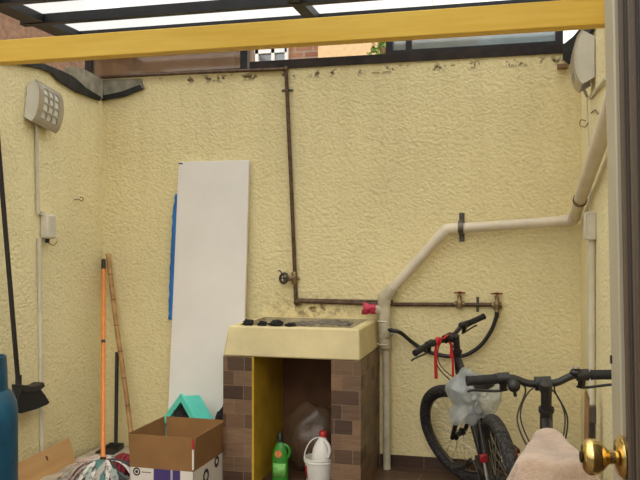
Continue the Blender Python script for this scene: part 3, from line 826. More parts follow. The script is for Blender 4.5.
# what the sack holds: folded brown cloth
sk = MB(); sk.ball((0, 0, .13), (.115, .09, .13), 24, 14, crumple(.25, 2.2, 4))
for i, v in enumerate(sk.v):
    if v.z < 0: sk.v[i] = Vector((v.x, v.y, 0))
so = sk.build('cloth_bundle', 'inner_dark'); so.location = (-1.25, 4.725, .006)
tag(so, 'brown bundle showing through the clear sack in the niche', 'cloth')

# ------------------------------------------------------------------ leaning board
bd = thing('white_panel', 'tall white panel leaning on the back wall left of the basin', 'panel', (-1.96, 4.76, 0))
tl, tr = aY(180, 162.5, YB - .012), aY(250, 160.5, YB - .012)
bl = Vector((-2.235, 4.76, 0)); brr = Vector((-1.728, 4.76, 0))
nrm = (tl - bl).cross(brr - bl).normalized()
if nrm.y > 0: nrm = -nrm
MB().slab([bl, brr, tr, tl], nrm * .022).build('board', 'white_board', bd, bev=.002, world=True)
mb = MB(); n = 40; vs = []
for i in range(n):
    t = .46 + .43 * (1 - i / (n - 1)); pnt = bl.lerp(tl, t) + nrm * .011
    w = .022 + .008 * noise.noise(Vector((i * .5, 0, 0))) + .006 * math.sin(i * .07) + (-.008 if i < 3 else 0)
    vs += [pnt + nrm * .013 + Vector((-.0, 0, 0)), pnt + Vector((-w - .006, 0, 0)), pnt - nrm * .013]
mb.add(vs, [(3 * i + k, 3 * i + k + 1, 3 * i + k + 4, 3 * i + k + 3) for i in range(n - 1) for k in (0, 1)])
mb.build('protective_film', 'blue_film', bd, solid=.001, world=True)
q = bl.lerp(tl, .992) + nrm * .0225
MB().slab([q + Vector((.002, 0, .0)), q + Vector((.03, 0, .0)), q + Vector((.03, 0, .008)), q + Vector((.002, 0, .009))], nrm * .002).build('corner_tape', 'grey_frame', bd, world=True)

# ------------------------------------------------------------------ cardboard box
BXc = Vector((-1.873, 4.135, 0)); W, D = .372, .43; hb, ht = .178, .358
cb = thing('cardboard_box', 'open brown cardboard box with printed white sides left of basin', 'box', BXc, (0, 0, R(-1.0)))
t = .005
mb = MB(); mb.box((-W / 2, -D / 2, 0), (W / 2, D / 2, .006))
for (a, b) in (((-W / 2, -D / 2, 0), (W / 2, -D / 2 + t, hb)), ((-W / 2, D / 2 - t, 0), (W / 2, D / 2, hb)), ((-W / 2, -D / 2, 0), (-W / 2 + t, D / 2, hb)), ((W / 2 - t, -D / 2, 0), (W / 2, D / 2, hb))):
    mb.box(a, b)
mb.build('carton', 'carton', cb)
def flap(a, b, outv, lean):
    a, b, outv = Vector(a), Vector(b), Vector(outv)
    up = Vector((0, 0, ht - hb)) + outv * lean
    MB().slab([a, b, b + up, a + up], -outv * t).build('flap', 'cardboard', cb)
g = .004
flap((-W / 2 + g, -D / 2, hb), (W / 2 - g, -D / 2, hb), (0, -1, 0), .012)
flap((W / 2 - g, D / 2, hb), (-W / 2 + g, D / 2, hb), (0, 1, 0), .004)
flap((-W / 2, D / 2 - g, hb), (-W / 2, -D / 2 + g, hb), (-1, 0, 0), .012)
flap((W / 2, -D / 2 + g, hb), (W / 2, D / 2 - g, hb), (1, 0, 0), .012)
MB().box((W / 2 - .004, -D / 2 - .008, .19), (W / 2 + .004, -D / 2 - .001, .30)).build('torn_corner', 'white_plastic', cb)
MB().box((W / 2 - .004, -D / 2 - .015, .30), (W / 2 + .006, -D / 2 - .006, .35)).build('tape_piece', 'red_label', cb)

# teal tub tilted on its corner behind the box
tm_ = Vector((aY(191, 394, 4.55).x, 4.54, 0))
tt = thing('plastic_tub', 'teal plastic tub tipped on its corner behind the cardboard box', 'tub', tm_, (0, 0, R(-27)))
S = .325; dp_ = .15
rot = Matrix.Rotation(R(45), 4, 'Y')
def diam(h, y, dz=0):
    c = S / 2 * math.sqrt(2) + .002
    return [Vector((0, y, c - h * math.sqrt(2))), Vector((h * math.sqrt(2), y, c)), Vector((0, y, c + h * math.sqrt(2))), Vector((-h * math.sqrt(2), y, c))]
o0 = diam(S / 2, -dp_ / 2); o1 = diam(S / 2 - .012, dp_ / 2); i0 = diam(S / 2 - .012, -dp_ / 2); i1 = diam(S / 2 - .022, dp_ / 2 - .01)
vs = o0 + o1 + i0 + i1
fs = [(i, (i + 1) % 4, 4 + (i + 1) % 4, 4 + i) for i in range(4)] + [(4, 5, 6, 7)] + [(i, 8 + i, 8 + (i + 1) % 4, (i + 1) % 4) for i in range(4)] + [(8 + i, 12 + i, 12 + (i + 1) % 4, 8 + (i + 1) % 4) for i in range(4)] + [(12, 15, 14, 13)]
MB().add(vs, fs).build('tub_shell', 'teal', tt, bev=.006)
mb = MB(); o0 = diam(S / 2 + .008, -dp_ / 2); i0 = diam(S / 2 - .028, -dp_ / 2)
mb.add(o0 + i0 + [v + Vector((0, .012, 0)) for v in o0] + [v + Vector((0, .012, 0)) for v in i0],
       [(i, (i + 1) % 4, 4 + (i + 1) % 4, 4 + i) for i in range(4)] + [(8 + i, 12 + i, 12 + (i + 1) % 4, 8 + (i + 1) % 4) for i in range(4)] + [(i, 8 + i, 8 + (i + 1) % 4, (i + 1) % 4) for i in range(4)] + [(4 + i, 4 + (i + 1) % 4, 12 + (i + 1) % 4, 12 + i) for i in range(4)])
mb.build('tub_rim', 'teal', tt)
# dark rags stuffed in / beside the tub
def rag(c, rad, sd, label):
    mb = MB(); mb.ball((0, 0, rad[2]), rad, 24, 14, crumple(.5, 2.4, sd))
    for i, v in enumerate(mb.v):
        if v.z < 0: mb.v[i] = Vector((v.x, v.y, 0))
    o = mb.build('black_rag', 'black_cloth', ang=30); o.location = c; return tag(o, label, 'rag')
rag(Vector((tm_.x - .005, tm_.y - .01, .17)), (.10, .055, .105), 3, 'dark rag stuffed in the mouth of the teal tub')
rag(Vector((-1.775, 4.60, 0)), (.07, .06, .185), 8, 'dark bundle on the floor between the teal tub and tiled pillar')

# ------------------------------------------------------------------ corner: mop, sticks, dustpan, sheet
# grimy sheet on floor
gp = []
for j in range(20):
    for i in range(24):
        u = i / 23; v = j / 19
        x = XL + .03 + .62 * u; y = 3.95 + .90 * v
        z = .008 + .010 * (1 + noise.noise(Vector((x * 7, y * 7, 0)))) + .006 * (1 + noise.noise(Vector((x * 17, y * 17, 3)))) 
        x += .02 * noise.noise(Vector((y * 6, 1, 0))); gp.append(Vector((x, y, z)))
tag(MB().sheet(gp, 24, 20).build('floor_sheet', 'sheet_white', solid=.003), 'grimy white sheet spread on the floor in the left corner', 'sheet')
# mop
mb_ = Vector((aD(103, 462, 4.63).x, aD(103, 462, 4.63).y, .0)); mtop = aY(103.5, 260, 4.83)
mp = thing('floor_mop', 'rag mop with an orange handle standing in the left corner', 'mop', mb_)
hd = (mtop - Vector((mb_.x, mb_.y, .12))).normalized(); h0 = Vector((mb_.x, mb_.y, .12))
Lh = (mtop - h0).length
MB().tube([h0 + hd * .0, h0 + hd * (Lh - .07)], .0135, 12).build('handle', 'orange', mp, world=True)
MB().tube([h0 + hd * (Lh - .075), h0 + hd * Lh], .015, 12).build('end_cap', 'black_plastic', mp, world=True)
MB().tube([h0 + hd * (Lh * .55), h0 + hd * (Lh * .55 + .02)], .0137, 12).build('handle_print', 'black_plastic', mp, world=True)
MB().lathe([(.03, 0), (.024, .03), (.018, .07), (.0, .072)], mtx_dir(h0 - hd * .05, hd), 14).build('socket', 'brass_dark', mp, world=True)
mb = MB(); rnd = random.Random(3)
for i in range(110):
    a = rnd.uniform(0, 2 * PI); L = rnd.uniform(.10, .26); w = rnd.uniform(.013, .023)
    top = Vector((mb_.x + .022 * math.cos(a), mb_.y + .022 * math.sin(a), .10 + rnd.uniform(-.02, .03)))
    pth = []
    wob = rnd.uniform(-.5, .5)
    for k in range(9):
        u = k / 8; r = .022 + L * u ** .9
        z = max(.028 + rnd.uniform(0, .035) * (1 - u), top.z + .05 * math.sin(u * 2.2) - .16 * u ** 1.5)
        aa = a + wob * u
        pth.append(Vector((mb_.x + r * math.cos(aa), mb_.y + r * math.sin(aa) * .8, z)))
    mb.tube(pth, [w * (.8 + .3 * rnd.random()) for _ in pth], 6, squash=(1, .28))
mb.build('mop_head', 'mop', mp, world=True, ang=60)
# bamboo pole
b0 = Vector((aY(134, 462, 4.62).x, 4.62, .0)); b1 = aY(108, 254, YB - .02); b1.x = max(b1.x, XL + .02)
st = MB().tube(spline([b0, b0.lerp(b1, .33) + Vector((.004, 0, 0)), b0.lerp(b1, .66) + Vector((-.004, 0, 0)), b1], 6), .0155, 10)
tag(st.build('bamboo_pole', 'bamboo'), 'knotty brown bamboo pole leaning in the left corner behind the mop', 'pole')
# long handled dustpan
dpan = thing('dustpan', 'black long-handled dustpan standing in the corner between mop and pole', 'dustpan', (-2.62, 4.72, 0.03))
pc = aY(112, 446, 4.72); pc.z = .03
mb = MB()
mb.add([(pc.x - .05, pc.y + .06, .033), (pc.x + .05, pc.y + .06, .033), (pc.x + .065, pc.y - .10, .033), (pc.x - .065, pc.y - .10, .033),
        (pc.x - .048, pc.y + .07, .06), (pc.x + .048, pc.y + .07, .06), (pc.x + .062, pc.y - .06, .042), (pc.x - .062, pc.y - .06, .042)],
       [(0, 1, 2, 3), (0, 4, 5, 1), (0, 3, 7, 4), (1, 5, 6, 2)])
mb.build('pan', 'black_plastic', dpan, solid=.006, world=True)
MB().tube([Vector((pc.x + .0, pc.y + .05, .05)), aY(117, 352, YB - .03)], .0125, 10).build('handle', 'black_plastic', dpan, world=True)
# maroon bundle
mb = MB(); mb.ball((0, 0, .055), (.072, .09, .068), 28, 16, lambda d: 1 + .12 * noise.noise(d * 2 + Vector((5, 0, 0))) + .03 * math.sin(d.x * 26))
for i, v in enumerate(mb.v):
    if v.z < 0: mb.v[i] = Vector((v.x, v.y, 0))
o = mb.build('cloth_bundle', 'maroon'); q = aD(123, 466, 4.66); o.location = (q.x, q.y, .03); tag(o, 'maroon ribbed cloth bundle on floor between mop and cardboard box', 'cloth')
# plywood offcut on the left wall
ta = aX(68, 438, XL + .03); tb = aX(2, 471.5, XL + .03)
dy = Vector((0.19, .0, 0))
a0 = Vector((ta.x + .055, ta.y, 0.0)); b0_ = Vector((tb.x + .055, tb.y, 0.0))
nn = (tb - ta).cross(a0 - ta).normalized(); nn = nn if nn.x > 0 else -nn
mb = MB().slab([ta, tb, b0_, a0], nn * .009)
po = thing('plywood_sheet', 'bare plywood offcut leaning on the left wall beside the gas cylinder', 'plywood', (ta.x, ta.y, 0))
mb.build('board', 'plywood', po, world=True)
c = ta.lerp(b0_, .42); MB().slab([c + Vector((.02, 0, -.02)) + nn * .009, c + Vector((.02, .02, .0)) + nn * .009, c + Vector((.02, .012, .03)) + nn * .009], nn * .0).build('knot_mark', 'black_cloth', po, world=True) if False else None
MB().slab([a + nn * .0095 for a in (ta.lerp(b0_, .40), ta.lerp(b0_, .40) + (tb - ta) * .02, ta.lerp(b0_, .40) + (tb - ta) * .025 + (ta - a0) * .16, ta.lerp(b0_, .40) + (ta - a0) * .14)], nn * .0008).build('dark_knot', 'inner_dark', po, world=True)

# ------------------------------------------------------------------ hanging broom
bx = XL + .05
br_ = thing('long_broom', 'black long-handled broom hanging against the left wall above cylinder', 'broom', aX(20, 390, bx))
h1 = aX(-4, 90, XL + .03); h0 = aX(18.5, 386, XL + .08)
hp = aX(0, 165, XL + .05)
MB().tube([hp + (hp - h0) * .25, hp, h0], .0135, 10).build('handle', 'black_plastic', br_, world=True)
D0 = ray(30, 395).length
def brp(px, py, off=.0): return aX(px, py, XL + .09 + off)
poly = [(13, 385), (22, 386), (29, 385), (33, 383), (34, 386), (32, 388), (37, 394), (42, 402), (39, 404.5), (28, 409), (13, 413), (10, 398)]
MB().slab([brp(a, b, -.035) for a, b in poly], (.055, 0, 0)).build('bristles', 'black_rubber', br_, bev=.006, world=True)
MB().slab([brp(a, b, -.042) for a, b in ((11, 384), (21, 385.5), (28, 384.5), (33.5, 381.5), (35, 386), (28, 391), (12, 393))], (.07, 0, 0)).build('head_block', 'black_plastic', br_, bev=.006, world=True)
MB().tube([h0 + Vector((0, 0, .06)), h0 + Vector((0, 0, -.02))], .018, 10).build('socket', 'black_plastic', br_, world=True)

# ------------------------------------------------------------------ gas cylinder
gc = thing('gas_cylinder', 'scuffed blue gas cylinder at the left edge of the patio', 'gas cylinder', (-2.432, 3.2, 0))
MB().lathe([(.0, .05), (.12, .05), (.148, .075), (.155, .11), (.155, .60), (.150, .645), (.135, .685), (.10, .715), (.05, .73), (0, .732)], None, 48).build('tank', 'gas_blue', gc)
MB().lathe([(.125, 0), (.125, .075), (.118, .075), (.118, 0), (.125, 0)], None, 40).build('foot_ring', 'gas_blue', gc)
mb = MB(); vs = []; n = 40; 
for i in range(n + 1):
    a = R(-130) + R(260) * i / n
    for (r, z) in ((.112, .69), (.108, .80), (.104, .86), (.098, .86), (.098, .69)):
        vs.append((r * math.cos(a), r * math.sin(a), z))
fs = [(5 * i + k, 5 * i + k + 1, 5 * i + k + 6, 5 * i + k + 5) for i in range(n) for k in range(4)]
mb.add(vs, fs).build('collar', 'gas_blue', gc)
mb = MB(); mb.lathe([(.02, .72), (.02, .78), (.014, .80), (.014, .83), (.022, .83), (.022, .86), (0, .862)], None, 14); mb.tube([(0, 0, .79), (.06, .02, .79)], .011, 10)
mb.build('valve', 'brass_dull', gc)

# plank by the right wall
pl = MB()
pz = aD(587, 393, 3.35)
pl.slab([Vector((.235, 3.52, 0)), Vector((.255, 3.52, 0)), Vector((.259, 3.53, .72)), Vector((.243, 3.53, .76))], (.012, .10, 0))
tag(pl.build('wood_plank', 'old_wood'), 'narrow brown board standing by the right wall behind the door knob', 'plank')

# ------------------------------------------------------------------ bicycles
def bicycle(label, loc, heading, lean, steer, r=.33, wb=1.0, bar_h=.9, bar_w=.28, saddle_h=.82, rise=.03, fork_m='grey_frame', frame_m='grey_frame', tw=.026, bell=True):
    t = thing('bicycle', label, 'bicycle', loc, (-lean, 0, PI / 2 + heading), None)
    axd = Vector((-math.cos(R(71)), 0, math.sin(R(71))))
    A = Vector((wb - .045, 0, r))
    SM = Matrix.Translation(A) @ Matrix.Rotation(steer, 4, axd) @ Matrix.Translation(-A)
    def ax(tt): return A + axd * tt
    def wheel(c, name, S=None, hubw=.05):
        m = Matrix.Translation(c) @ Matrix.Rotation(PI / 2, 4, 'X')
        rim = MB(); rim.torus(r - tw * 2 - .002, .0095, m, 56, 8, 1.25)
        tire = MB(); tire.torus(r - tw, tw, m, 64, 14, 1.0)
        sp = MB(); rnd = 28
        for i in range(rnd):
            a = 2 * PI * i / rnd; b = a + (.38 if i % 4 < 2 else -.38); s = 1 if i % 2 else -1
            p0 = c + Vector((.02 * math.cos(b), s * .028, .02 * math.sin(b))); p1 = c + Vector(((r - .055) * math.cos(a), 0, (r - .055) * math.sin(a)))
            sp.tube([p0, p1], .0013, 4, False)
        hub = MB(); hm = m
        hub.lathe([(.012, -.055), (.012, -.036), (.024, -.034), (.024, -.026), (.014, -.022), (.014, .022), (.024, .026), (.024, .034), (.012, .036), (.012, .055)], hm, 14)
        for x in (rim, tire, sp, hub):
            if S: x.xf(S)
        w = rim.build(name, 'chrome_dark', t); tire.build('tyre', 'tyre', w); sp.build('spokes', 'silver', w); hub.build('hub', 'black_plastic', w)
        return w
    RA = Vector((0, 0, r)); FA = Vector((wb, 0, r))
    wheel(RA, 'rear_wheel'); wheel(FA, 'front_wheel', SM)
    BB = Vector((.415, 0, .285)); sd = Vector((-math.cos(R(72)), 0, math.sin(R(72))))
    t_bar = (bar_h - r) / axd.z
    ht0, ht1 = ax(t_bar - .20), ax(t_bar - .075)
    ST = BB + sd * ((saddle_h - .17 - BB.z) / sd.z)
    fm = MB()
    fm.tube([BB, ht0 + axd * .02], .019, 12); fm.tube([ST - sd * .03, ht1 - axd * .025], .016, 12); fm.tube([BB, ST], .016, 12)
    fm.tube([ht0, ht1], .021, 14)
    fm.tube([BB + Vector((0, -.035, 0)), BB + Vector((0, .035, 0))], .02, 12)
    for s in (-1, 1):
        fm.tube([BB + Vector((0, s * .03, 0)), BB + Vector((-.14, s * .048, .005)), RA + Vector((0, s * .062, 0))], [.011, .010, .008], 8)
        fm.tube([ST + Vector((0, s * .012, -.04)), RA + Vector((.09, s * .05, .24)), RA + Vector((0, s * .062, 0))], [.010, .009, .008], 8)
    fm.build('frame', frame_m, t)
    # red reflectors and silver struts either side of the rear wheel
    for s in (-1, 1):
        p = RA + Vector((.020, s * .070, .105))
        MB().tube([RA + Vector((0, s * .072, 0)), p], .007, 8).build('rear_strut', 'silver', t)
        MB().cbox(p, (.030, .036, .036)).build('side_reflector', 'dark_red', t, bev=.005)
    # fork
    fk = MB()
    cr = ax(r + .05)
    for s in (-1, 1):
        fk.tube([cr + Vector((0, s * .055, 0)), cr + Vector((.012, s * .056, -.15)), FA + Vector((0, s * .056, 0))], [.017, .016, .012], 10)
    fk.tube([cr + Vector((0, -.062, .0)), cr + Vector((0, .062, .0))], .022, 10); fk.tube([cr, ht0 + axd * .01], .016, 10)
    fk.xf(SM).build('fork', fork_m, t)
    # stem and bar
    sm = MB(); top = ax(t_bar + .005)
    fwd = Vector((.06, 0, .012)); bc_ = top + fwd
    sm.tube([ht1, ht1 + axd * .012], .026, 14); sm.tube([ht1 + axd * .0, top + axd * .016], .018, 14)
    sm.tube([top, bc_], [.021, .021], 12); sm.lathe([(.016, 0), (.020, .004), (.020, .012), (0, .016)], mtx_dir(top + axd * .012, axd), 14)
    sm.tube([bc_ + Vector((0, -.026, 0)), bc_ + Vector((0, .026, 0))], .024, 12)
    sm.xf(SM).build('stem', 'black_plastic', t)
    bw = bar_w
    def barp(y):
        s = abs(y) / bw
        k = min(1, max(0, (s - .14) / .30)); k = k * k * (3 - 2 * k)
        return bc_ + Vector((-.055 * max(0, s - .4) ** 1.2, y, rise * k))
    hb_ = MB(); hb_.tube([barp(bw * (-1 + 2 * i / 36)) for i in range(37)], .0125, 10); hb_.xf(SM).build('handlebar', 'black_plastic', t)
    for s in (-1, 1):
        g_ = MB(); pts_ = [barp(s * (bw * .62 + (bw * .38 + .004) * i / 10)) for i in range(11)]
        g_.tube(pts_, [.0165 + (.0018 if i in (0, 10) else 0) for i in range(11)], 12); g_.xf(SM).build('grip', 'black_rubber', t)
        # lever clamp + blade
        c = barp(s * bw * .52); lv = MB()
        lv.tube([c + Vector((0, -s * .02, 0)), c + Vector((0, s * .02, 0))], .020, 12)
        lv.tube([c, c + Vector((.026, 0, -.040))], .013, 8)
        e0 = c + Vector((.028, -s * .012, -.044))
        lv.tube(spline([e0, e0 + Vector((.022, s * .03, -.008)), e0 + Vector((.02, s * .08, -.004)), e0 + Vector((.012, s * .115, .0)), e0 + Vector((.016, s * .132, -.004))], 5), .0068, 8, squash=(1, .7))
        lv.xf(SM).build('brake_lever', 'black_plastic', t)
        sh = MB(); c = barp(s * bw * .44)
        sh.ball(c + Vector((-.004, 0, .010 if s < 0 else -.010)), (.020, .022, .014), 12, 8); sh.xf(SM); so_ = sh.build('gear_shifter', 'black_plastic', t)
        if s < 0:
            MB().cbox(c + Vector((-.012, 0, .026)), (.022, .022, .006)).xf(SM).build('indicator_window', 'silver', so_, bev=.002)
    if bell:
        b = MB(); c = barp(bw * .40)
        b.ball(c + Vector((-.028, .0, -.022)), (.020, .022, .022), 14, 10); b.tube([c, c + Vector((-.02, 0, -.02))], .008, 8); b.tube([c + Vector((-.028, 0, -.035)), c + Vector((-.026, -.004, -.058))], .006, 8)
        b.xf(SM).build('bell', 'black_plastic', t)
    # cables
    for s in (-1, 1):
        cc = MB(); a = barp(s * bw * .46) + Vector((.04, -s * .01, -.02))
        e_ = ht0 + axd * -.02
        cc.tube([SM @ v for v in spline([a, barp(s * bw * .25) + Vector((.07, 0, -.018)), bc_ + Vector((.07, s * .05, -.04)), bc_ + Vector((.06, s * .085, -.13)), bc_ + Vector((.03, s * .06, -.22)), e_ + Vector((.02, s * .02, -.03))], 8)], .0032, 6)
        cc.build('brake_cable', 'steel_cable', t)
        cc = MB(); a = barp(s * bw * .40)
        cc.tube([SM @ v for v in spline([a, barp(s * bw * .2) + Vector((.03, 0, -.006)), bc_ + Vector((.05, -s * .035, -.03)), bc_ + Vector((.05, -s * .075, -.12)), bc_ + Vector((.0, -s * .045, -.22)), ht0 + Vector((-.03, -s * .012, -.02))], 8)], .0028, 6)
        cc.build('gear_cable', 'steel_cable', t)
    # seat post + saddle
    sp_ = MB(); stp = BB + sd * ((saddle_h - .035 - BB.z) / sd.z); sp_.tube([ST - sd * .05, stp], .0135, 12); sp_.lathe([(.020, 0), (.020, .025), (.014, .026)], mtx_dir(ST - sd * .01, sd), 12)
    sp_.build('seat_post', 'silver', t)
    sa = MB(); n_ = 18; vs = []; kk = 16
    outline = []
    for i in range(n_):
        u = i / (n_ - 1); x = stp.x - .12 + .26 * u
        hw = .075 * (1 - .15 * math.cos(0)) if u < .25 else .075 * (1 - .8 * ((u - .25) / .75) ** .8)
        if u < .12: hw = .075 * (.55 + .45 * (u / .12) ** .6)
        hw = max(hw, .016)
        if i in (0,): hw *= .6
        for k in range(kk):
            w = 2 * PI * k / kk; vs.append(Vector((x, hw * math.cos(w), saddle_h - .022 + (.022 if math.sin(w) > 0 else .030) * math.sin(w) + .010 * (1 - 4 * (u - .5) ** 2) * -.6)))
    fs = [(i * kk + k, i * kk + (k + 1) % kk, (i + 1) * kk + (k + 1) % kk, (i + 1) * kk + k) for i in range(n_ - 1) for k in range(kk)] + [tuple(range(kk))[::-1], tuple(range((n_ - 1) * kk, n_ * kk))]
    sa.add(vs, fs).build('saddle', 'black_plastic', t)
    # cranks
    cm = Matrix.Translation(BB + Vector((0, -.045, 0))) @ Matrix.Rotation(PI / 2, 4, 'X')
    MB().torus(.075, .006, cm, 36, 6, .4).bar(BB + Vector((-.07, -.045, 0)), BB + Vector((.07, -.045, 0)), .01, .004).build('chainring', 'chrome_dark', t)
    for s in (-1, 1):
        cr_ = MB(); d = Vector((.15 * s * .9, 0, -.06 * s)); a = BB + Vector((0, s * .06, 0)); cr_.bar(a, a + d, .012, .022); co = cr_.build('crank_arm', 'black_plastic', t)
        pd = a + d + Vector((0, s * .055, 0)); MB().cbox(pd, (.09, .08, .022)).build('pedal', 'black_plastic', t, bev=.004)
    ch = MB(); 
    for s in (-1, 1): ch.bar(BB + Vector((0, -.045, s * .07)), RA + Vector((0, -.045, s * .03)), .006, .008)
    ch.build('chain', 'chrome_dark', t)
    # kickstand
    MB().tube([Vector((.30, .05, .28)), Vector((.26, .14 if lean < .1 else .06, .012 if lean < .1 else .16))], .008, 8).build('kickstand', 'black_plastic', t)
    return t, dict(saddle=Vector((stp.x, 0, saddle_h)), barc=SM @ bc_, barp=lambda y: SM @ barp(y), SM=SM, ax=ax, t_bar=t_bar, ht0=ht0)

near, ni = bicycle('black mountain bike in front of the door, towel over its saddle', (.077, 2.00, 0), R(0), R(0.5), R(9), r=.33, wb=1.0, bar_h=.897, bar_w=.252, saddle_h=.825, rise=.024)
MB().cbox(ni['ax'](ni['t_bar'] - .20) + Vector((-.0225, 0, .03)), (.002, .020, .05)).build('frame_sticker', 'white_plastic', near)
far, fi = bicycle('dark bicycle leaning by the back wall, plastic bag over its saddle', (-.055, 3.79, 0), R(16), R(8.5), R(34), r=.30, wb=.90, bar_h=.865, bar_w=.27, saddle_h=.73, rise=.02, bell=False, tw=.031)

# drape helper
def drape(outline, bmin, bmax, amax, nu, nv, zf, outk, wr, seed, maxdrop=None):
    """outline: convex-ish polygon (list of 2-D Vectors); cloth grid a (across) x b (along)"""
    P = [Vector((x, y, 0)) for x, y in outline]; n = len(P)
    def inside(q):
        c = False; j = n - 1
        for i in range(n):
            if ((P[i].y > q.y) != (P[j].y > q.y)) and (q.x < (P[j].x - P[i].x) * (q.y - P[i].y) / (P[j].y - P[i].y) + P[i].x): c = not c
            j = i
        return c
    out = []
    for j in range(nv):
        for i in range(nu):
            q = Vector((bmin + (bmax - bmin) * j / (nv - 1), amax * (-1 + 2 * i / (nu - 1)), 0))
            if inside(q): out.append(Vector((q.x, q.y, zf(q.x, q.y)))); continue
            best = None
            for k in range(n):
                a, b = P[k], P[(k + 1) % n]; ab = b - a; tt = max(0, min(1, (q - a).dot(ab) / ab.dot(ab))); c = a + ab * tt
                if best is None or (q - c).length < best[0]: best = ((q - c).length, c)
            d, c = best; nrm_ = (q - c).normalized() if d > 1e-6 else Vector((0, 0, 0))
            ang = math.atan2(nrm_.y, nrm_.x)
            R0 = .03
            if d < R0 * 1.4: o_, z_ = R0 * math.sin(d / R0), R0 * (1 - math.cos(d / R0))
            else:
                o_, z_ = R0 * math.sin(1.4) + (d - R0 * 1.4) * outk, R0 * (1 - math.cos(1.4)) + (d - R0 * 1.4) * math.sqrt(1 - outk ** 2)
            fold = wr * min(1, d / .12) * (math.sin(ang * 7 + seed) * .6 + noise.noise(Vector((c.x * 9, c.y * 9, seed))) * 1.2 + .5 * math.sin((c.x - c.y) * 40 + seed))
            v = c + nrm_ * (o_ + fold)
            out.append(Vector((v.x, v.y, zf(c.x, c.y) - z_)))
    return out
# towel over the near saddle (world axes: along = +Y)
s = ni['saddle']
nw = wm(near)
sw = nw @ s
ol = [(.14, -.012), (.15, 0), (.14, .012), (.05, .035), (-.05, .062), (-.11, .068), (-.135, 0), (-.11, -.068), (-.05, -.062), (.05, -.035)]
g_ = drape(ol, -.42, .30, .34, 80, 80, lambda x, y: .012 + .10 * max(0, x + .03) + .006 * noise.noise(Vector((x * 20, y * 20, 0))), .38, .017, 2.0)
tw = MB().sheet(g_, 80, 80).build('towel', 'towel', solid=.006, sub=1)
tw.location = (sw.x, sw.y, sw.z); tw.rotation_euler = (0, 0, PI / 2 + R(2))
tag(tw, 'pinkish beige towel draped over the saddle of the nearer bicycle', 'towel')
# plastic bag pulled over the far saddle: a lumpy puffed film
fw = wm(far); sw = fw @ fi['saddle']
sil = [(463, 366), (471, 369), (479, 373), (490, 377), (503, 381), (503, 392), (498, 407), (489, 416), (479, 417), (471, 424), (461, 422), (452, 427), (450, 418), (453, 406), (449, 398), (445, 388), (451, 379), (458, 373)]
cc = Vector((474, 396)); Zb = ((sw - CAM).dot(Vector((-SN, CS, 0))))
ang_ = sorted([(math.atan2(-(b - cc.y), a - cc.x) % (2 * PI), math.hypot(a - cc.x, b - cc.y) * Zb / F) for a, b in sil])
def rad_at(w):
    w %= 2 * PI
    for i in range(len(ang_)):
        a0, r0 = ang_[i - 1]; a1, r1 = ang_[i]
        if i == 0: a0 -= 2 * PI
        if a0 <= w <= a1: return r0 + (r1 - r0) * (w - a0) / max(1e-6, a1 - a0)
    a0, r0 = ang_[-1]; a1, r1 = ang_[0]; a1 += 2 * PI
    return r0 + (r1 - r0) * (w - a0) / (a1 - a0)
rt = Vector((CS, SN, 0)); fwv = Vector((-SN, CS, 0)); bcen = aD(cc.x, cc.y, Zb)
mb = MB(); vs = []; nu, nv = 64, 40
for j in range(nv + 1):
    th = PI * j / nv
    for i in range(nu):
        w_ = 2 * PI * i / nu; rr = rad_at(w_) * math.sin(th) ** .7
        lx, lz, ly = rr * math.cos(w_), rr * math.sin(w_), -.13 * math.cos(th)
        q = Vector((lx, ly, lz))
        n_ = noise.noise(q * 11) * .018 - abs(noise.noise(q * 16 + Vector((4, 0, 0)))) * .030 - abs(noise.noise(q * 34 + Vector((0, 4, 0)))) * .016 + .016
        n_ *= .35 + .65 * abs(math.cos(th))
        q = q + q.normalized() * (n_ - .008)
        vs.append(rt * q.x + fwv * q.y + Vector((0, 0, q.z)))
mb.add(vs, [(j * nu + i, (j + 1) * nu + i, (j + 1) * nu + (i + 1) % nu, j * nu + (i + 1) % nu) for j in range(nv) for i in range(nu)])
bg = mb.build('plastic_bag', 'bag', ang=32); bg.location = bcen
tag(bg, 'milky white plastic bag pulled over the saddle of the far bicycle', 'bag')
# red ribbon tied on the far handlebar
def fwp(y, dx=0, dz=0): return fw @ (fi['barp'](y) + Vector((dx, 0, dz)))
rb = MB()
k0 = fwp(.075); k1 = fwp(-.01)
def ribbon(p, w=.016):
    p = [Vector(x) for x in p]; vs = []
    side = Vector((.95, .3, 0)).normalized()
    for x in p: vs += [x - side * w / 2, x + side * w / 2]
    rb.add(vs, [(2 * i, 2 * i + 1, 2 * i + 3, 2 * i + 2) for i in range(len(p) - 1)])
u_ = Vector((0, -.016, 0))
ribbon(spline([k0 + Vector((.01, .0, .022)), k0 + Vector((0, -.022, .012)), k0 + Vector((-.01, -.026, -.05)), k0 + Vector((-.01, -.026, -.13)), k0 + Vector((-.008, -.024, -.20))], 5), .018)
ribbon(spline([k0 + Vector((.01, .0, .022)), k0 + Vector((.03, -.03, .02)), k1 + Vector((0, -.03, .015)), k1 + Vector((.01, -.03, -.03)), k1 + Vector((.02, -.028, -.10)), k1 + Vector((.022, -.03, -.22))], 5), .013)
ribbon(spline([k1 + Vector((.0, .0, .02)), k1 + Vector((.0, -.028, .0)), k1 + Vector((.012, -.03, -.05)), k1 + Vector((.008, -.03, -.11))], 5), .013)
rb.torus(.018, .007, mtx_dir(k0, (fwp(.08) - fwp(.07))), 16, 6); rb.torus(.018, .006, mtx_dir(k1, (fwp(.08) - fwp(.07))), 16, 6)
tag(rb.build('red_ribbon', 'red', solid=.0015), 'bright red ribbon tied to the handlebar of the far bicycle', 'ribbon')

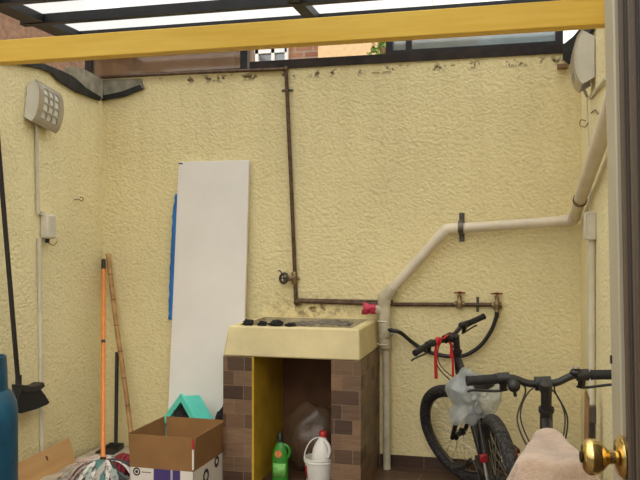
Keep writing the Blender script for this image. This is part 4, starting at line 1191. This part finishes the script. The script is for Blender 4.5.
# ------------------------------------------------------------------ beyond the wall
def building(name, label, px0, px1, Y, z0, z1, m, depth=1.5):
    a = aY(px0, 60, Y).x; b = aY(px1, 60, Y).x
    t = thing(name, label, 'building', ((a + b) / 2, Y, 0))
    MB().box((a, Y, z0), (b, Y + depth, z1)).build('wall', m, t, world=True); return t
bA = building('brick_house', 'brick house beyond the back wall with a white framed window', 120, 318, 9.0, 0, 6.0, 'far_brick')
y = 9.0 - .03
a, b = aY(250, 60, y), aY(288, 60, y); zt0 = aY(270, 30, y).z; zb0 = aY(270, 69, y).z
mb = MB()
fr_ = .055
mb.box((a.x, y - .05, zb0), (b.x, y, zb0 + fr_)); mb.box((a.x, y - .05, zt0 - fr_), (b.x, y, zt0))
zm = aY(270, 54, y).z; mb.box((a.x, y - .05, zm), (b.x, y, zm + .32))
for px in (249, 258, 274, 287.5):
    x = aY(px, 60, y).x; mb.box((x - .02, y - .05, zb0), (x + .02, y, zt0))
wf = mb.build('window', 'far_white', bA, world=True)
MB().box((a.x, y - .01, zb0), (b.x, y - .0, zt0)).build('pane', 'glass_dark', wf, world=True)
building('peach_house', 'peach rendered house wall beyond the back wall, right of the bricks', 318, 470, 8.6, 0, 6.0, 'far_peach')
tb_ = thing('terracotta_house', 'terracotta rendered house beyond the left wall', 'building', (-4.2, 6, 0))
MB().box((-4.4, 2.5, 0), (-3.9, 6.6, 4.2)).build('wall', 'far_terra', tb_, world=True)
bB = building('brown_house', 'dull brown house wall behind the brown glass', 60, 234, 7.2, 0, 3.6, 'far_brown', .6)
# shrub peeping over the coping
q = aY(383, 48, 6.2); sh = thing('garden_shrub', 'green shrub peeping over the back wall by the dark window frame', 'plant', (q.x, 6.2, 0))
MB().tube([(q.x, 6.2, 0), (q.x + .02, 6.2, 1.5), (q.x, 6.2, q.z)], .025, 8).build('stem', 'old_wood', sh, world=True)
mb = MB(); rnd = random.Random(5)
for i in range(260):
    c = Vector((q.x + rnd.gauss(0, .05), 6.2 + rnd.gauss(0, .08), q.z + rnd.uniform(-.35, .4)))
    d = Vector((rnd.uniform(-1, 1), rnd.uniform(-1, 1), rnd.uniform(-.6, 1))).normalized(); sdv = d.cross(Vector((rnd.random(), rnd.random(), rnd.random()))).normalized()
    L = rnd.uniform(.04, .08); w = L * .28
    mb.add([c, c + d * L * .5 + sdv * w, c + d * L, c + d * L * .5 - sdv * w], [(0, 1, 2, 3)])
mb.build('foliage', 'leaf', sh, world=True)

# ------------------------------------------------------------------ light
sc = bpy.context.scene
w = bpy.data.worlds.new('overcast'); sc.world = w; w.use_nodes = True
nt = w.node_tree; bgn = nt.nodes['Background']
tc = nt.nodes.new('ShaderNodeTexCoord'); sx = nt.nodes.new('ShaderNodeSeparateXYZ'); rp = nt.nodes.new('ShaderNodeValToRGB')
nt.links.new(tc.outputs['Generated'], sx.inputs[0]); nt.links.new(sx.outputs[2], rp.inputs[0]); nt.links.new(rp.outputs[0], bgn.inputs[0])
e = rp.color_ramp.elements
e[0].position = 0.0; e[0].color = (.12, .115, .10, 1); e[1].position = 1.0; e[1].color = (1.0, 0.985, .95, 1)
x = e.new(0.06); x.color = (.36, .36, .35, 1); x = e.new(0.35); x.color = (.74, .74, .72, 1)
bgn.inputs['Strength'].default_value = 2.35
sun = bpy.data.lights.new('overcast_sun', 'SUN'); sun.energy = 1.9; sun.angle = R(70); sun.color = (1, .95, .86)
so = bpy.data.objects.new('overcast_sun', sun); C.objects.link(so); so.rotation_euler = (R(35), R(14), 0)
sc.view_settings.view_transform = 'Standard'; sc.view_settings.look = 'None'; sc.view_settings.exposure = 0.0
sc.cycles.max_bounces = 8; sc.cycles.transparent_max_bounces = 16
sc.cycles.use_denoising = True
